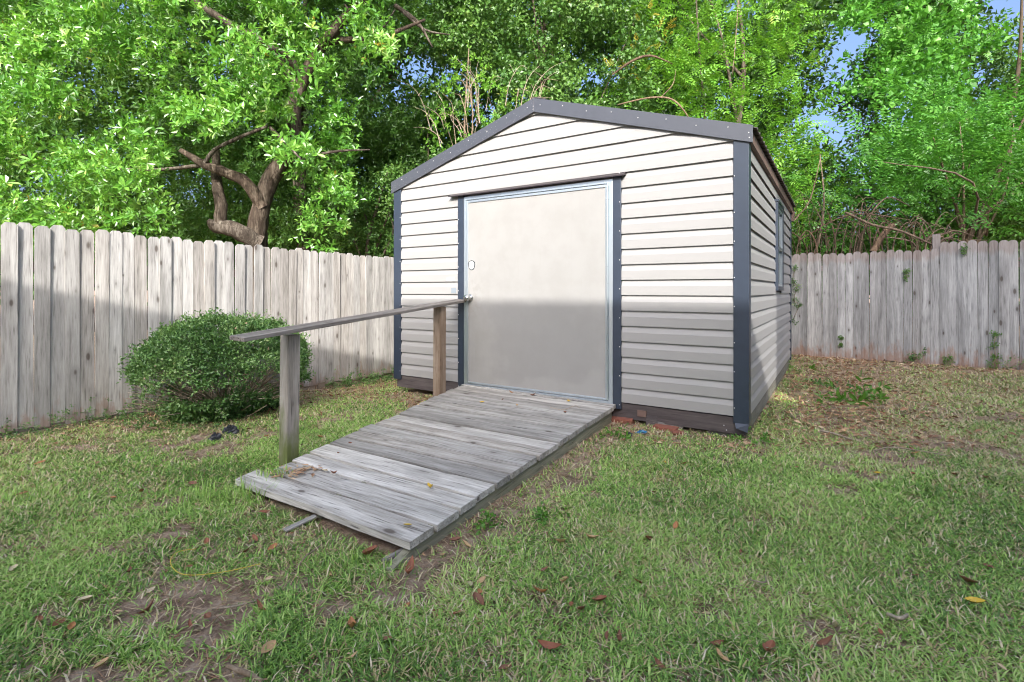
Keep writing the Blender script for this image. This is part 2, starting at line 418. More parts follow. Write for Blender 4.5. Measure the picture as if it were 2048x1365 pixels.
def put_front(x0b, x1b, x0t, x1t, z, h, out=0):
    if x1b-x0b > 2.4:                      # two panels lapped over each other
        q = x0b+(x1b-x0b)*random.uniform(.3, .7)
        put_front(x0b, q+.02, x0t, q+.02, z, h, 0); put_front(q, x1b, q, x1t, z+random.uniform(-.0015,.0015), h, .0022); return
    c = (x0b+x1b)/2; z += random.uniform(-.0015,.0015)
    siding(x0b-c, x1b-c, x0t-c, x1t-c, z, h).build('siding_board', M['siding'], shed, (c, -out, z), (random.uniform(-.004,.004), 0, 0))
z = ZB
while z < RIDGE-.06:
    h = min(L, RIDGE-.03-z)
    def ext(zz):
        if zz <= EAVE: return (-W+.01, -.01)
        e = (zz-EAVE)/SL; return (-W+e, -e)
    (a0, a1), (b0, b1) = ext(z), ext(z+h)
    if z < 2.205 - .02:
        hh = h
        put_front(a0, DOOR_L+.02, b0, DOOR_L+.02, z, hh); put_front(DOOR_R-.02, a1, DOOR_R-.02, b1, z, hh)
        if z+h > 2.235: 
            pass
    else:
        if a1-a0 > .15: put_front(a0, a1, b0, b1, z, h)
    z += L
# the filler above the door between the two halves
siding(-.94, .94, -.94, .94, 0, .155).build('siding_board', M['siding'], shed, ((DOOR_L+DOOR_R)/2, .0005, 2.238))
# side walls: the right one carries a window at y 2.14..2.87, z 1.19..2.21
def side_board(y0, y1, z, h, right=True):
    c = (y0+y1)/2; hl = (y1-y0)/2
    siding(-hl, hl, -hl, hl, z, h).build('siding_board', M['siding'], shed, (0 if right else -W, c, z), (0, 0, RAD(90 if right else -90)))
WY0, WY1, WZ0, WZ1 = 2.14, 2.87, 1.19, 2.215
for k in range(NROW):
    z = ZB+k*L; 
    if z+L > WZ0+.01 and z < WZ1-.01:
        side_board(.01, WY0+.01, z, L); side_board(WY1-.01, D-.01, z, L)
    else: side_board(.01, D-.01, z, L)
    side_board(.01, D-.01, z, L, False)
    siding(-W/2, W/2, -W/2, W/2, z, L).build('siding_board', M['siding'], shed, (-W/2, D, z), (0, 0, RAD(180)))
siding(-D/2+.01, D/2-.01, -D/2+.01, D/2-.01, 0, .045).build('siding_board', M['siding'], shed, (0, D/2, ZB+NROW*L), (0, 0, RAD(90)))
# window
win = MB().box(.0, .048, WY0, WY0+.055, WZ0, WZ1).box(0, .048, WY1-.055, WY1, WZ0, WZ1).box(0, .047, WY0+.055, WY1-.055, WZ0, WZ0+.05).box(0, .047, WY0+.055, WY1-.055, WZ1-.05, WZ1).build('window', M['trim'], shed, bevel=.003)
MB().box(.0, .036, WY0+.055, WY0+.085, WZ0+.05, WZ1-.05).box(0, .040, WY1-.085, WY1-.055, WZ0+.05, WZ1-.05).box(0, .039, WY0+.085, WY1-.085, WZ0+.05, WZ0+.08).box(0, .039, WY0+.085, WY1-.085, WZ1-.08, WZ1-.05).box(0, .042, WY0+.085, WY1-.085, 1.68, 1.715).build('sash', M['alu'], win)
MB().box(.0, .016, WY0+.085, WY1-.085, WZ0+.08, 1.68).build('pane', M['glass'], win)
MB().box(.0, .022, WY0+.085, WY1-.085, 1.715, WZ1-.08).build('pane', M['glass'], win)
MB().box(.0, .055, WY0-.01, WY1+.01, WZ1+.001, WZ1+.03).build('window_cap', M['trim'], win)
# corner trims: L profiles
def corner(x, y, sx, sy, z0, z1):
    t, a, bb = .030, .086, .078
    poly = [(x+sx*t, y+sy*t), (x-sx*a, y+sy*t), (x-sx*a, y+sy*.004), (x+sx*.004, y+sy*.004), (x+sx*.004, y-sy*bb), (x+sx*t, y-sy*bb)]
    if sx*sy < 0: poly = poly[::-1]
    return MB().prism(poly[::-1], 2, z0, z1)
for (x, y, sx, sy, z1) in ((0, 0, 1, -1, 2.40), (-W, 0, -1, -1, 2.40), (0, D, 1, 1, 2.40), (-W, D, -1, 1, 2.40)):
    o = corner(x, y, sx, sy, .13, z1).build('corner_trim', M['trim'], shed, bevel=.003)
    if (x, y) == (0, 0):   # the lower tip is bent outwards
        MB().add([(.027,-.032,.132),(-.075,-.032,.132),(-.06,-.060,.095),(.022,-.050,.07),(.027,-.028,.132),(-.075,-.028,.132),(-.06,-.056,.095),(.022,-.046,.07)],
                 [(0,1,2,3),(7,6,5,4),(0,3,7,4),(1,0,4,5),(2,1,5,6),(3,2,6,7)]).build('bent_tip', M['trim'], o)
# rake fascia
for sgn in (-1, 1):
    xe = .058 if sgn > 0 else -W-.058
    xm = -W/2; zt_a, zt_e = 3.112, 2.497; h = .138
    poly = [(xm, zt_a-h), (xe, zt_e-h), (xe, zt_e), (xm, zt_a)] if sgn > 0 else [(xe, zt_e-h), (xm-.0015, zt_a-h), (xm-.0015, zt_a), (xe, zt_e)]
    f_ = MB().prism(poly, 1, -.047, -.028).build('rake_fascia', M['fascia'], shed, bevel=.002)
    MB().prism([(p[0], p[1]) for p in ([(xm, zt_a-.012), (xe, zt_e-.012), (xe, zt_e+.003), (xm, zt_a+.003)] if sgn > 0 else [(xe, zt_e-.012), (xm-.0015, zt_a-.012), (xm-.0015, zt_a+.003), (xe, zt_e+.003)])], 1, -.028, .06).build('rake_return', M['fascia'], f_)
    f2 = MB().prism(poly, 1, D+.03, D+.048).build('rake_fascia', M['fascia'], shed)
# roof panels, ribbed metal
def roof_panel(y0, y1, sgn):
    xm, zr = -W/2, 3.096; xe = .085 if sgn > 0 else -W-.085
    ze = zr - abs(xe-xm)*((3.112-2.497)/(W/2+.058))
    ys, hs = [], []
    n = int(round((y1-y0)/.15)); st = (y1-y0)/n
    for k in range(n):
        y = y0+k*st
        for q, hgt in ((0, 0), (.30, 0), (.42, .022), (.58, .022), (.70, 0)):
            ys.append(y+q*st); hs.append(hgt)
    ys.append(y1); hs.append(0)
    top = [(xm, y, zr+h) for y, h in zip(ys, hs)] + [(xe, y, ze+h) for y, h in zip(ys, hs)]
    bot = [(p[0], p[1], p[2]-.006) for p in top]
    N_ = len(ys); fs = []
    for k in range(N_-1):
        q = (k, k+N_, k+N_+1, k+1); 
        fs.append(q if sgn > 0 else q[::-1]); q2 = tuple(i+2*N_ for i in q); fs.append(q2[::-1] if sgn > 0 else q2)
        fs.append((k+N_, k+N_+2*N_, k+1+N_+2*N_, k+1+N_) if sgn > 0 else (k+1+N_, k+1+N_+2*N_, k+N_+2*N_, k+N_))
    return MB().add(top+bot, fs)
edges = np.linspace(-.026, D+.05, 6)
for sgn in (1, -1):
    for k in range(5):
        o = roof_panel(edges[k]+.0015, edges[k+1]-.0015, sgn).build('roof_panel', M['roof'], shed)
    x0, x1 = (.012, .05) if sgn > 0 else (-W-.05, -W-.012)
    MB().box(x0, x1, .0, D, 2.372, 2.46).build('eave_trim', M['rust'], shed)
MB().prism([(-W/2-.12, 3.085), (-W/2, 3.125), (-W/2+.12, 3.085), (-W/2+.12, 3.093), (-W/2, 3.134), (-W/2-.12, 3.093)], 1, -.02, D+.04).build('ridge_cap', M['roof'], shed)
# eave end piece in rusty brown at the far right corner
MB().box(.03, .07, D-.02, D+.035, 2.25, 2.40).build('eave_end', M['rust'], shed)
# base
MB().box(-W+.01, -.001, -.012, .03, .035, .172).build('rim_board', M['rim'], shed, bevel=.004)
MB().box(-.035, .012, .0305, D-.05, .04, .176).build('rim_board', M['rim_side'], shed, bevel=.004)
MB().box(-W-.012, -W+.035, .0305, D-.05, .04, .176).build('rim_board', M['rim_side'], shed)
for xx in (-3.2, -2.1, -1.0, -.35):
    MB().box(xx-.07, xx+.07, .05, D-.06, .03, .12).build('skid', M['rim_side'], shed)
MB().box(-.80, -.70, -.02, .06, .045-.075, .09).build('wood_shim', M['rim'], shed)
MB().box(-.88, -.80, -.0215, -.0125, .075, .13).build('patch_plate', M['rust'], shed)
# door
dx0, dx1 = -2.823, -1.107
door = MB().box(0, dx1-dx0-.09, 0, .03, 0, 1.965).build('door', M['door'], shed, (dx0+.05, -.026, .197))
fr = MB()
fr.box(dx0, dx0+.03, -.030, .0, .155, 2.215).box(dx1-.045, dx1, -.030, .0, .155, 2.215).box(dx0+.03, dx1-.045, -.0295, .0, 2.175, 2.215).box(dx0+.03, dx1-.045, -.0295, .0, .155, .178)
fr.box(dx0+.036, dx0+.06, -.036, -.002, .183, 2.168).box(dx1-.070, dx1-.050, -.036, -.002, .183, 2.168).box(dx0+.06, dx1-.070, -.0355, -.002, 2.143, 2.168).box(dx0+.06, dx1-.070, -.0355, -.002, .183, .203)
fo = fr.build('door_frame', M['alu'], shed, bevel=.003)
hg = MB()
for k in range(13):
    z0 = .19+k*.153
    hg.lathe([(.0085, z0), (.0085, z0+.148)], 8, c=(dx1-.047, -.040, 0))
hg.build('hinge', M['alu'], fo, smooth=False)
kb = MB().lathe([(.040, 0), (.040, -.006), (.018, -.010), (.016, -.035), (.030, -.042), (.037, -.055), (.036, -.072), (.026, -.084), (.004, -.086)], 18, 'y', (.035, -.002, .915))
kb.build('door_knob', M['steel'], door, smooth=True)
MB().lathe([(.010, -.0840), (.009, -.0880)], 10, 'y', (.035, -.002, .915)).build('key_slot', M['black'], door)
st = [(.052+.036*math.cos(a)*(1+.12*math.sin(3*a)), 1.268+.048*math.sin(a)*(1+.07*math.cos(2*a))) for a in np.linspace(0, 2*math.pi, 13)[:-1]]
MB().prism([((p[0]-.052)*1.28+.056, (p[1]-1.268)*1.22+1.268) for p in st], 1, -.0022, .002).build('patch_outline', M['black'], door)
MB().prism([(p[0]+.004, p[1]) for p in st], 1, -.0040, .001).build('patch', M['white'], door)
for x0, x1 in ((-2.905, -2.825), (-1.105, -1.027)):
    MB().box(x0, x1, -.034, .0, .118, 2.235).build('door_trim', M['trim'], shed, bevel=.004)
cap = MB().prism([(-.075, 2.222), (-.075, 2.232), (-.02, 2.262), (0, 2.262), (0, 2.238), (-.02, 2.238)], 0, -3.006, -.985).build('drip_cap', M['cap'], shed)
# screws, one mesh shared
scr = MB().lathe([(.0048, 0), (.0048, -.0015), (.003, -.0035)], 8, 'y').mesh('screw', M['white'], False)
def screw(x, y, z): link('screw', scr, shed, (x, y, z))
for k in range(9):
    zz = .16+k*.262
    screw(-1.04, -.034, zz); screw(-2.893, -.034, zz-.02)
    if k < 8: screw(-.078, -.0305, zz+.09+.03*(k % 2)); screw(-W+.078, -.0305, zz+.07)
for k in range(8):
    q = (k+.3)/8
    for sgn in (-1, 1):
        screw(-W/2+sgn*(W/2+.05)*q, -.047, 3.112-.061-(.615)*q+.02*(k % 2))
screw(-W/2-.004, -.047, 3.03); screw(-W/2-.006, -.047, 3.0); screw(.03, -.047, 2.44); screw(.035, -.047, 2.40)
for xx in (-.16, -.14): screw(xx, -.012, .095 if xx < -.15 else .06)
for k in range(10): link('screw', scr, fo, (dx0+.15+k*.165, -.0295, 2.196))
# labels stuck to the siding
MB().box(-3.065, -2.955, -.0250, -.0210, 1.30, 1.335).build('pale_label', M['blue_label'], shed)
MB().box(-3.005, -2.935, -.0255, -.0210, 1.162, 1.222).build('grey_plate', M['grey_plate'], shed)

# ------------------------------------------------------------------ ramp with a handrail
ramp = thing('wooden_ramp', 'grey weathered plank ramp with a single handrail leading up to the shed door', 'ramp', (0, 0, 0))
A_lo, A_hi = np.array([-1.62, 3.03, .055]), np.array([-.516, 5.555, .165])      # left edge
B_lo, B_hi = np.array([-.449, 2.215, .10]), np.array([.945, 4.630, .152])      # right edge
def rp(u, w): # u along 0..1, w across 0 left..1 right
    return (A_lo*(1-u)+A_hi*u)*(1-w) + (B_lo*(1-u)+B_hi*u)*w
us = [0.0]; 
wid = [.066,.068,.055,.070,.058,.06,.066,.055,.062,.06,.058,.064,.055,.062,.056,.06,.025]
tot = sum(wid)
for w_ in wid: us.append(us[-1]+w_/tot)
for k in range(len(wid)):
    u0, u1 = us[k]+(.0030 if k < 7 else .0018)+.0012*random.random(), us[k+1]-(.0030 if k < 7 else .0020)-.0012*random.random()
    jl, jr = random.uniform(-.014, .012), random.uniform(-.005, .007)
    if k == 0: jl = -.05
    if k == 1: jl = .015
    dz = random.uniform(-.006, .006)
    c = rp((u0+u1)/2, .5)
    ax = rp((u0+u1)/2, 1)-rp((u0+u1)/2, 0); ln = np.linalg.norm(ax)
    rz = math.atan2(ax[1], ax[0]); tilt = -math.asin(ax[2]/ln)
    ca, sa = math.cos(-rz), math.sin(-rz)
    def loc(p): q = p-c; return (q[0]*ca-q[1]*sa, q[0]*sa+q[1]*ca, q[2])
    th = .034; mb = MB(); ns = 9; vv = []
    for i in range(ns):
        w_ = jl + (1+jr-jl)*i/(ns-1)
        wav = random.uniform(-.0025, .0025); wob0, wob1 = random.uniform(-.0014,.0014), random.uniform(-.0010,.0010)
        if k == 0: wob0 = random.uniform(-.002,.002)
        a, bq = rp(u0+wob0, w_), rp(u1+wob1, w_)
        for p, e in ((a, .0), (a*.86+bq*.14, .002), (a*.14+bq*.86, .002), (bq, .0)):
            vv.append(loc(p+np.array([0,0,dz+wav+e])))
        for p in (bq, a): vv.append(loc(p+np.array([0,0,dz+wav-th])))
    fs = []
    for i in range(ns-1):
        for j in range(6):
            fs.append((i*6+j, (i+1)*6+j, (i+1)*6+(j+1)%6, i*6+(j+1)%6)[::1])
    fs += [tuple(range(6)), tuple(range((ns-1)*6, ns*6))[::-1]]
    o = mb.add(vv, fs).build('plank', M['plank'], ramp, tuple(c), (0, 0, rz))
def beam(p, q, wd, ht, name, m, parent, twist=0):
    p, q = np.array(p, float), np.array(q, float); d = q-p; ln = np.linalg.norm(d)
    rz = math.atan2(d[1], d[0]); ry = -math.asin(d[2]/ln)
    return MB().box(-ln/2, ln/2, -wd/2, wd/2, -ht/2, ht/2).build(name, m, parent, tuple((p+q)/2), (twist, ry, rz), bevel=.004)
for w_ in (.975, .5, .025):
    a, b_ = rp(.02, w_), rp(.985, w_)
    a = a + np.array([0, 0, -.083 if w_ == .975 else -.075]); b_ = b_ + np.array([0, 0, -.108])
    beam(a, b_, .04, .14, 'stringer', M['stringer'], ramp)
ft = rp(.02,.975); fd = rp(.02,.975)-rp(.08,.975); fd /= np.linalg.norm(fd); fr_ = math.atan2(fd[1], fd[0])
MB().prism([(0, -.115), (.16, -.115), (.15, -.085), (0, -.045)], 1, -.02, .02).build('stringer_foot', M['stringer'], ramp, tuple(ft), (0, 0, fr_))
beam(rp(.985,.03)+np.array([0,0,-.1]), rp(.985,.97)+np.array([0,0,-.1]), .04, .12, 'end_joist', M['stringer'], ramp)
def post(u, off, top, m, name='handrail_post', lean=0.0):
    p = rp(u, 0); dirx = rp(u, 1)-p; dirx[2] = 0; dirx /= np.linalg.norm(dirx); q = p - dirx*off
    zb = gz(q[0], q[1])-.05
    return MB().box(-.048, .048, -.045, .045, 0, top-zb).build(name, m, ramp, (q[0], q[1], zb), (0, lean, math.atan2(dirx[1], dirx[0])), bevel=.004)
post(.158, .105, .893, M['post'], lean=RAD(1.2)); post(.836, .050, 1.03, M['post_brown'], lean=RAD(.3))
r0 = rp(.0, -.03); r1 = rp(.993, -.02)
r0[2], r1[2] = .905, 1.082
mid_ = (r0+r1)/2
beam(r0, r1, .125, .027, 'handrail', M['handrail'], ramp, twist=RAD(4))

# ------------------------------------------------------------------ fences
def picket_mesh(w, h, kind, m):
    mb = MB(); c = .028 if kind == 0 else .034
    poly = [(-w/2,0),(w/2,0),(w/2,h-c),(w/2-c*.8,h),(-w/2+c*.8,h),(-w/2,h-c)] if kind == 0 else \
           [(-w/2,0),(w/2,0),(w/2,h-.042),(w/2-.012,h-.014),(w/2-.034,h),(-w/2+.034,h),(-w/2+.012,h-.014),(-w/2,h-.042)]
    mb.prism(poly, 1, 0, .017); return mb.mesh('picket', m)
def fence(root, length, u0, pitch, h, m, kind, prof):
    meshes = [picket_mesh(pitch-.0012-.001*k, h, kind, m) for k in range(3)]
    u = u0; k = 0
    while u < length:
        zb, dz = prof(u)
        if dz is not None:
            o = link('picket', random.choice(meshes), root, (u+pitch/2, random.uniform(-.003, .004), zb+random.uniform(-.016, .016)), (random.uniform(-.008,.008), random.uniform(-.005, .005), random.uniform(-.03, .03)))
            o.scale = (1, 1, dz)
        u += pitch; k += 1
lf = thing('picket_fence', 'pale weathered wooden picket fence beside the round shrub, running towards the shed', 'fence', (LF0[0], LF0[1], 0), LF_RZ)
LFH = 1.72
def lprof(u):
    zb = .03 - .045*u/4; top = 1.755 - .024*u
    if -.235 < u+.05 < -.13: top -= .16
    return zb, (top-zb)/LFH
fence(lf, LF_END, -2.28, .1025, LFH, M['picket'], 0, lprof)
for zz in (.28, .88, 1.42):
    beam((-2.3, .04, zz), (LF_END, .04, zz-.10), .038, .085, 'fence_rail', M['rail_back'], lf)
beam((2.2, .03, -.015), (LF_END, .03, -.085), .03, .10, 'kick_board', M['rail_back'], lf)
for u in (-1.9, .42, 2.78, 5.15, 7.5):
    p = LF0+LFD*u; zz = gz(*p)
    MB().box(-.05, .05, .062, .16, zz-.1, 1.55).build('fence_post', M['rail_back'], lf, (u, 0, 0))
MB().box(-.05, .05, -.004, .058, -.17, .02).build('fence_post', M['rail_back'], lf, (2.78, 0, 0))

rf = thing('picket_fence', 'grey rust-stained wooden picket fence behind the shed under the vine thicket', 'fence', (RF0[0], RF0[1], 0), RF_RZ)
STEP_U = 6.32
def rprof(u):
    zb = .085 + .02*math.sin(u*1.3); top = 1.805 + (.085 if u > STEP_U else 0) + .012*math.sin(u*2.1)
    return zb, (top-zb)/1.72
fence(rf, RF_LEN, .03, .105, 1.72, M['picket_grey'], 1, rprof)
for zz in (.35, .95, 1.55): beam((0, .04, zz), (RF_LEN, .04, zz), .038, .085, 'fence_rail', M['rail_back'], rf)
for u in (1.2, 3.7, 6.30, 8.7):
    MB().box(-.045, .045, .062, .15, 0, 2.02 if u == 6.30 else 1.6).build('fence_post', M['picket_grey'], rf, (u, 0, 0))

# ------------------------------------------------------------------ house behind the camera: it throws the shade over the yard
house = thing('house', 'two storey house behind the lawn whose shade covers the grass', 'house', (0, 0, 0), SHED_RZ)
hx0, hx1, hy0, hy1 = -2.0, 6.6, -13, -6.0
# roof line of the end wall: one slope, then level
MB().prism([(hx0+.3, 0), (hx1-.003, 0), (hx1-.003, 7.65), (1.35, 7.65), (hx0+.3, 5.85)], 1, hy0+.2, hy1-.2).build('wall', M['housewall'], house)
MB().prism([(hx0, 5.73), (1.35, 7.67), (hx1-.003, 7.67), (hx1-.003, 7.79), (1.35, 7.79), (hx0, 5.85)], 1, hy0, hy1).build('roof', M['houseroof'], house)
wing = thing('unseen_shade_wing', 'unseen tall angled wing added to throw shade on the grey fence', 'house', (2.36, -4.75, 0), -RAD(2.5))  # added out of view, turned along the sun to shade the grey fence
MB().box(0, 9.5, -7, 0, 0, 10.3).build('wall', M['housewall'], wing)
MB().prism([(0, 10.301), (9.5, 10.301), (4.75, 11.2)], 1, -7.02, -.02).build('roof', M['houseroof'], wing)
for zz in (1.0, 3.9, 6.8, 9.2):
    for xx in (1.2, 3.4, 5.6):
        wn_ = MB().box(xx, xx+1.0, .001, .05, zz, zz+1.4).build('window', M['white'], wing)
        MB().box(xx+.07, xx+.93, .051, .06, zz+.07, zz+1.33).build('pane', M['glass'], wn_)

# ------------------------------------------------------------------ foliage machinery
def nrm(a): return a/(np.linalg.norm(a, axis=-1, keepdims=True)+1e-9)
def leaf_tpl(leaves, full=True):
    """leaves: (base, dir, normal, length, width) -> (K, nv, 3)"""
    out = []
    for b0, d, n, l, w in leaves:
        b0, d, n = np.array(b0, float), nrm(np.array(d, float)), np.array(n, float)
        sd = nrm(np.cross(n, d)); n = np.cross(d, sd)
        P = lambda x, y, z_: b0 + d*x*l + sd*y*w + n*z_*w
        if full: out.append([P(0,0,0), P(.30,.34,.12), P(.68,.50,.10), P(1,0,-.25), P(.68,-.50,.10), P(.30,-.34,.12)])
        else: out.append([P(0,0,0), P(.48,.5,.16), P(1,0,-.15), P(.48,-.5,.16)])
    return np.array(out)
def T_rosette(r, K=7, l=1.0, w=.34, full=True):
    L_ = []
    for k in range(K):
        ph = 2*math.pi*k/K + r.uniform(-.4,.4); ti = r.uniform(.7, 1.45)
        d = np.array([math.cos(ti), math.sin(ti)*math.cos(ph), math.sin(ti)*math.sin(ph)])
        n = np.array([math.sin(ti), -math.cos(ti)*math.cos(ph), -math.cos(ti)*math.sin(ph)])
        L_.append(((-.15*r.random(),0,0), d, n, l*r.uniform(.65,1.1), l*w*r.uniform(.85,1.15)))
    return leaf_tpl(L_, full)
def T_sprig(r, K=7, l=.8, w=.38):
    L_ = []; p = np.array([-.6, 0, 0.]); d = np.array([1., 0, 0])
    for k in range(K):
        d = nrm(d+r.normal(size=3)*.18); p = p+d*.24; a = k*2.4+r.uniform(-.5,.5)
        sd = np.array([0, math.cos(a), math.sin(a)]); q = nrm(sd*r.uniform(.6,1.1)+d*r.uniform(.3,.9)); n = nrm(np.array([.4,0,.5])-sd*.3+r.normal(size=3)*.4)
        L_.append((p, q, n, l*r.uniform(.5,1.15), l*w*r.uniform(.8,1.2)))
    L_.append((p, d, np.array([.2,0,1.]), l*.9, l*w)); return leaf_tpl(L_, True)
def T_pinnate(r, pairs=5, l=.42, w=.17, full=False):
    L_ = []; p = np.zeros(3); droop = r.uniform(.1, .6)
    for k in range(pairs):
        a = droop*(k/pairs)*1.6; d = np.array([math.cos(a), 0, -math.sin(a)]); p = p + d*.26
        up = np.array([math.sin(a), 0, math.cos(a)])
        for s in (-1, 1):
            q = nrm(d*.45 + np.array([0, s, 0]) - up*r.uniform(.05,.35))
            L_.append((p, q, up+np.array([0,0,.1]), l*r.uniform(.8,1.1)*(1-.08*abs(k-1.5)), w))
    L_.append((p, d, up, l, w)); return leaf_tpl(L_, full)
def T_cluster(r, K=6, l=.8, w=.5, full=False, spread=.6):
    L_ = []
    for k in range(K):
        d = r.normal(size=3)+np.array([.5,0,-.2]); n = np.array([.6,0,.6])+r.normal(size=3)*.45
        L_.append((r.normal(size=3)*spread*.6, d, n, l*r.uniform(.6,1.1), l*w*r.uniform(.8,1.1)))
    return leaf_tpl(L_, full)
def foliage(name, P, A, S_, tpls, m, parent=None, var=None, smooth=False, up=(0,0,1), ujit=.5):
    """P points, A axes, S_ sizes; every point gets one template of leaves"""
    n = len(P); A = nrm(A); U = nrm(np.array(up)+rng.normal(size=(n,3))*ujit)
    Y = nrm(np.cross(U, A)); Z_ = np.cross(A, Y)
    ch = rng.integers(0, len(tpls), n); V, R = [], []
    if var is None: var = rng.random(n)
    for t in range(len(tpls)):
        ix = np.where(ch == t)[0]
        if not len(ix): continue
        T = tpls[t]; Kl, nv = T.shape[:2]
        F = np.stack([A[ix], Y[ix], Z_[ix]], 1)              # n,3(axis),3
        v = np.einsum('kvi,nij->nkvj', T, F)*S_[ix][:,None,None,None] + P[ix][:,None,None,:]
        V.append(v.reshape(-1, nv, 3)); R.append(np.clip(var[ix][:,None]*.55 + rng.random((len(ix), Kl))*.45, 0, 1).reshape(-1))
    V = np.concatenate(V); R = np.concatenate(R); nl, nv = V.shape[:2]; b0 = np.arange(nl)[:,None]*nv
    if nv == 6:
        q = np.concatenate([b0+np.array([0,3,2,1]), b0+np.array([0,5,4,3])]); R = np.concatenate([R, R])
    else: q = b0+np.array([0,3,2,1])
    return link(name, npmesh(name, V, q, None, m, R, smooth), parent)
def clumps_to_points(C, per, rough=.7, drop=0.0):
    """C rows: x,y,z,rx,ry,rz -> points on rough shells and outward axes and a clump tone"""
    out_p, out_a, out_v = [], [], []
    for c in C:
        k = max(3, int(per*(c[3]*c[5])/.16)); d = nrm(rng.normal(size=(k,3)))
        rad = (1-rough)+rough*rng.random(k)**.7
        p = c[:3] + d*rad[:,None]*c[3:6]
        a = d*np.array([1,1,.8]) + np.array([-.12,-.55,.45-drop]) + rng.normal(size=(k,3))*.35
        out_p.append(p); out_a.append(a); out_v.append(np.clip(rng.normal(.5,.22)+rng.normal(size=k)*.15, 0, 1))
    return np.concatenate(out_p), nrm(np.concatenate(out_a)), np.concatenate(out_v)
def inpoly(x, y, poly):
    c = False; n = len(poly)
    for i in range(n):
        (x0,y0),(x1,y1) = poly[i], poly[(i+1)%n]
        if (y0 > y) != (y1 > y) and x < (x1-x0)*(y-y0)/(y1-y0)+x0: c = not c
    return c
SKY_GAPS = [(1668,105,58,100),(1652,275,40,50),(2075,-10,120,105),(822,165,30,48),(690,62,30,36),(705,362,16,10)]
def region(poly, n, d0, d1, r0, r1, holes=(), gaps=True, flat=.85):
    xs, ys = [p[0] for p in poly], [p[1] for p in poly]; C = []; tries = 0
    hl = list(holes)+(SKY_GAPS if gaps else [])
    while len(C) < n and tries < n*60:
        tries += 1
        x, y = random.uniform(min(xs), max(xs)), random.uniform(min(ys), max(ys))
        if not inpoly(x, y, poly): continue
        if any(h[2] and ((x-h[0])/h[2])**2+((y-h[1])/h[3])**2 < 1 for h in hl): continue
        d = random.uniform(d0, d1); r = random.uniform(r0, r1); p = px(x, y, d)
        C.append([*p, r*random.uniform(.9,1.25), r, r*flat*random.uniform(.8,1.1)])
    return np.array(C)
def limb(mb, pts, r, n=8, wob=.1): return mb.tube(pts, r, n, wob)
def tree_skeleton(root, base, C, m, r0=.16, nl=9, top=None):
    """trunk to the middle of the crown and limbs to some of its clumps"""
    base = np.array(base); ctr = C[:,:3].mean(0); top = ctr*np.array([1,1,1.25]) if top is None else np.array(top)
    pts = [base, base*.65+top*.35+rng.normal(size=3)*.12, base*.35+top*.65+rng.normal(size=3)*.2, top]
    MB().tube(pts, [r0, r0*.8, r0*.55, r0*.2], 9, .12).build('trunk', m, root, smooth=True)
    ix = rng.choice(len(C), min(nl, len(C)), replace=False)
    for i in ix:
        q = C[i,:3]; t = rng.uniform(.25,.75); s0 = catmull(np.array(pts),6)[int(t*18)]
        if q[2] < s0[2]-.3: s0 = catmull(np.array(pts),6)[4]
        md = (s0+q)/2+rng.normal(size=3)*.25
        MB().tube([s0, md, q], [r0*.4, r0*.25, r0*.08], 6, .1).build('limb', m, root, smooth=True)

R_ = np.random.default_rng(3)
TP_big = [T_rosette(R_, K, 1.0, .36, True) for K in (5,6,7)] + [T_sprig(R_, K) for K in (6,7,8,9,6)]
TP_small = [T_cluster(R_, 7, .8, .5, False) for _ in range(6)]
TP_ivy = [T_cluster(R_, 7, .8, .75, False, .8) for _ in range(6)]
TP_pin = [T_pinnate(R_, p) for p in (4,5,6,5,6,7)]
TP_far = [T_cluster(R_, 9, 1.0, .45, False, 1.1) for _ in range(5)]

# ---- the broadleaf tree over the left fence
t1 = thing('evergreen_tree', 'large glossy broadleaf tree with a crooked forked trunk above the left fence', 'tree', (*px(510,500,7.6)[:2], 0))
t1.location.z = -.05
o1 = np.array(t1.location)
hole1 = [(508,395,92,88),(655,90,36,42)]
C1 = np.concatenate([region([(-420,-420),(760,-420),(790,60),(740,250),(640,330),(400,330),(330,440),(-420,500)], 350, 6.0, 8.6, .22, .44, hole1),
                     region([(-300,330),(300,330),(330,470),(120,480),(-300,500)], 34, 5.9, 7.6, .18, .32, gaps=False),
                     region([(610,420),(700,430),(690,490),(600,495)], 7, 6.9, 7.4, .14, .2, gaps=False),
                     region([(560,280),(690,260),(740,420),(640,430)], 16, 7.2, 8.2, .18, .3, gaps=False),
                     region([(-420,-700),(900,-700),(860,-380),(-420,-380)], 60, 6.5, 9, .35, .5)])
C1[:,:3] -= o1
p_, a_, v_ = clumps_to_points(C1, 54)
foliage('crown', p_, a_, rng.uniform(.07,.145,len(p_)), TP_big, M['leaf_big'], t1, v_)
def P1(*l): return [px(x,y,d)-o1 for x,y,d in l]
MB().tube([np.array([0,0,-.1])]+P1((512,500,7.55),(520,425,7.5),(541,360,7.5),(585,285,7.5),(588,215,7.55),(612,150,7.5),(652,80,7.4),(725,0,7.3),(790,-90,7.3)), [.185,.155,.13,.118,.108,.10,.09,.08,.06,.035], 12, .1).build('trunk', M['bark'], t1, smooth=True)
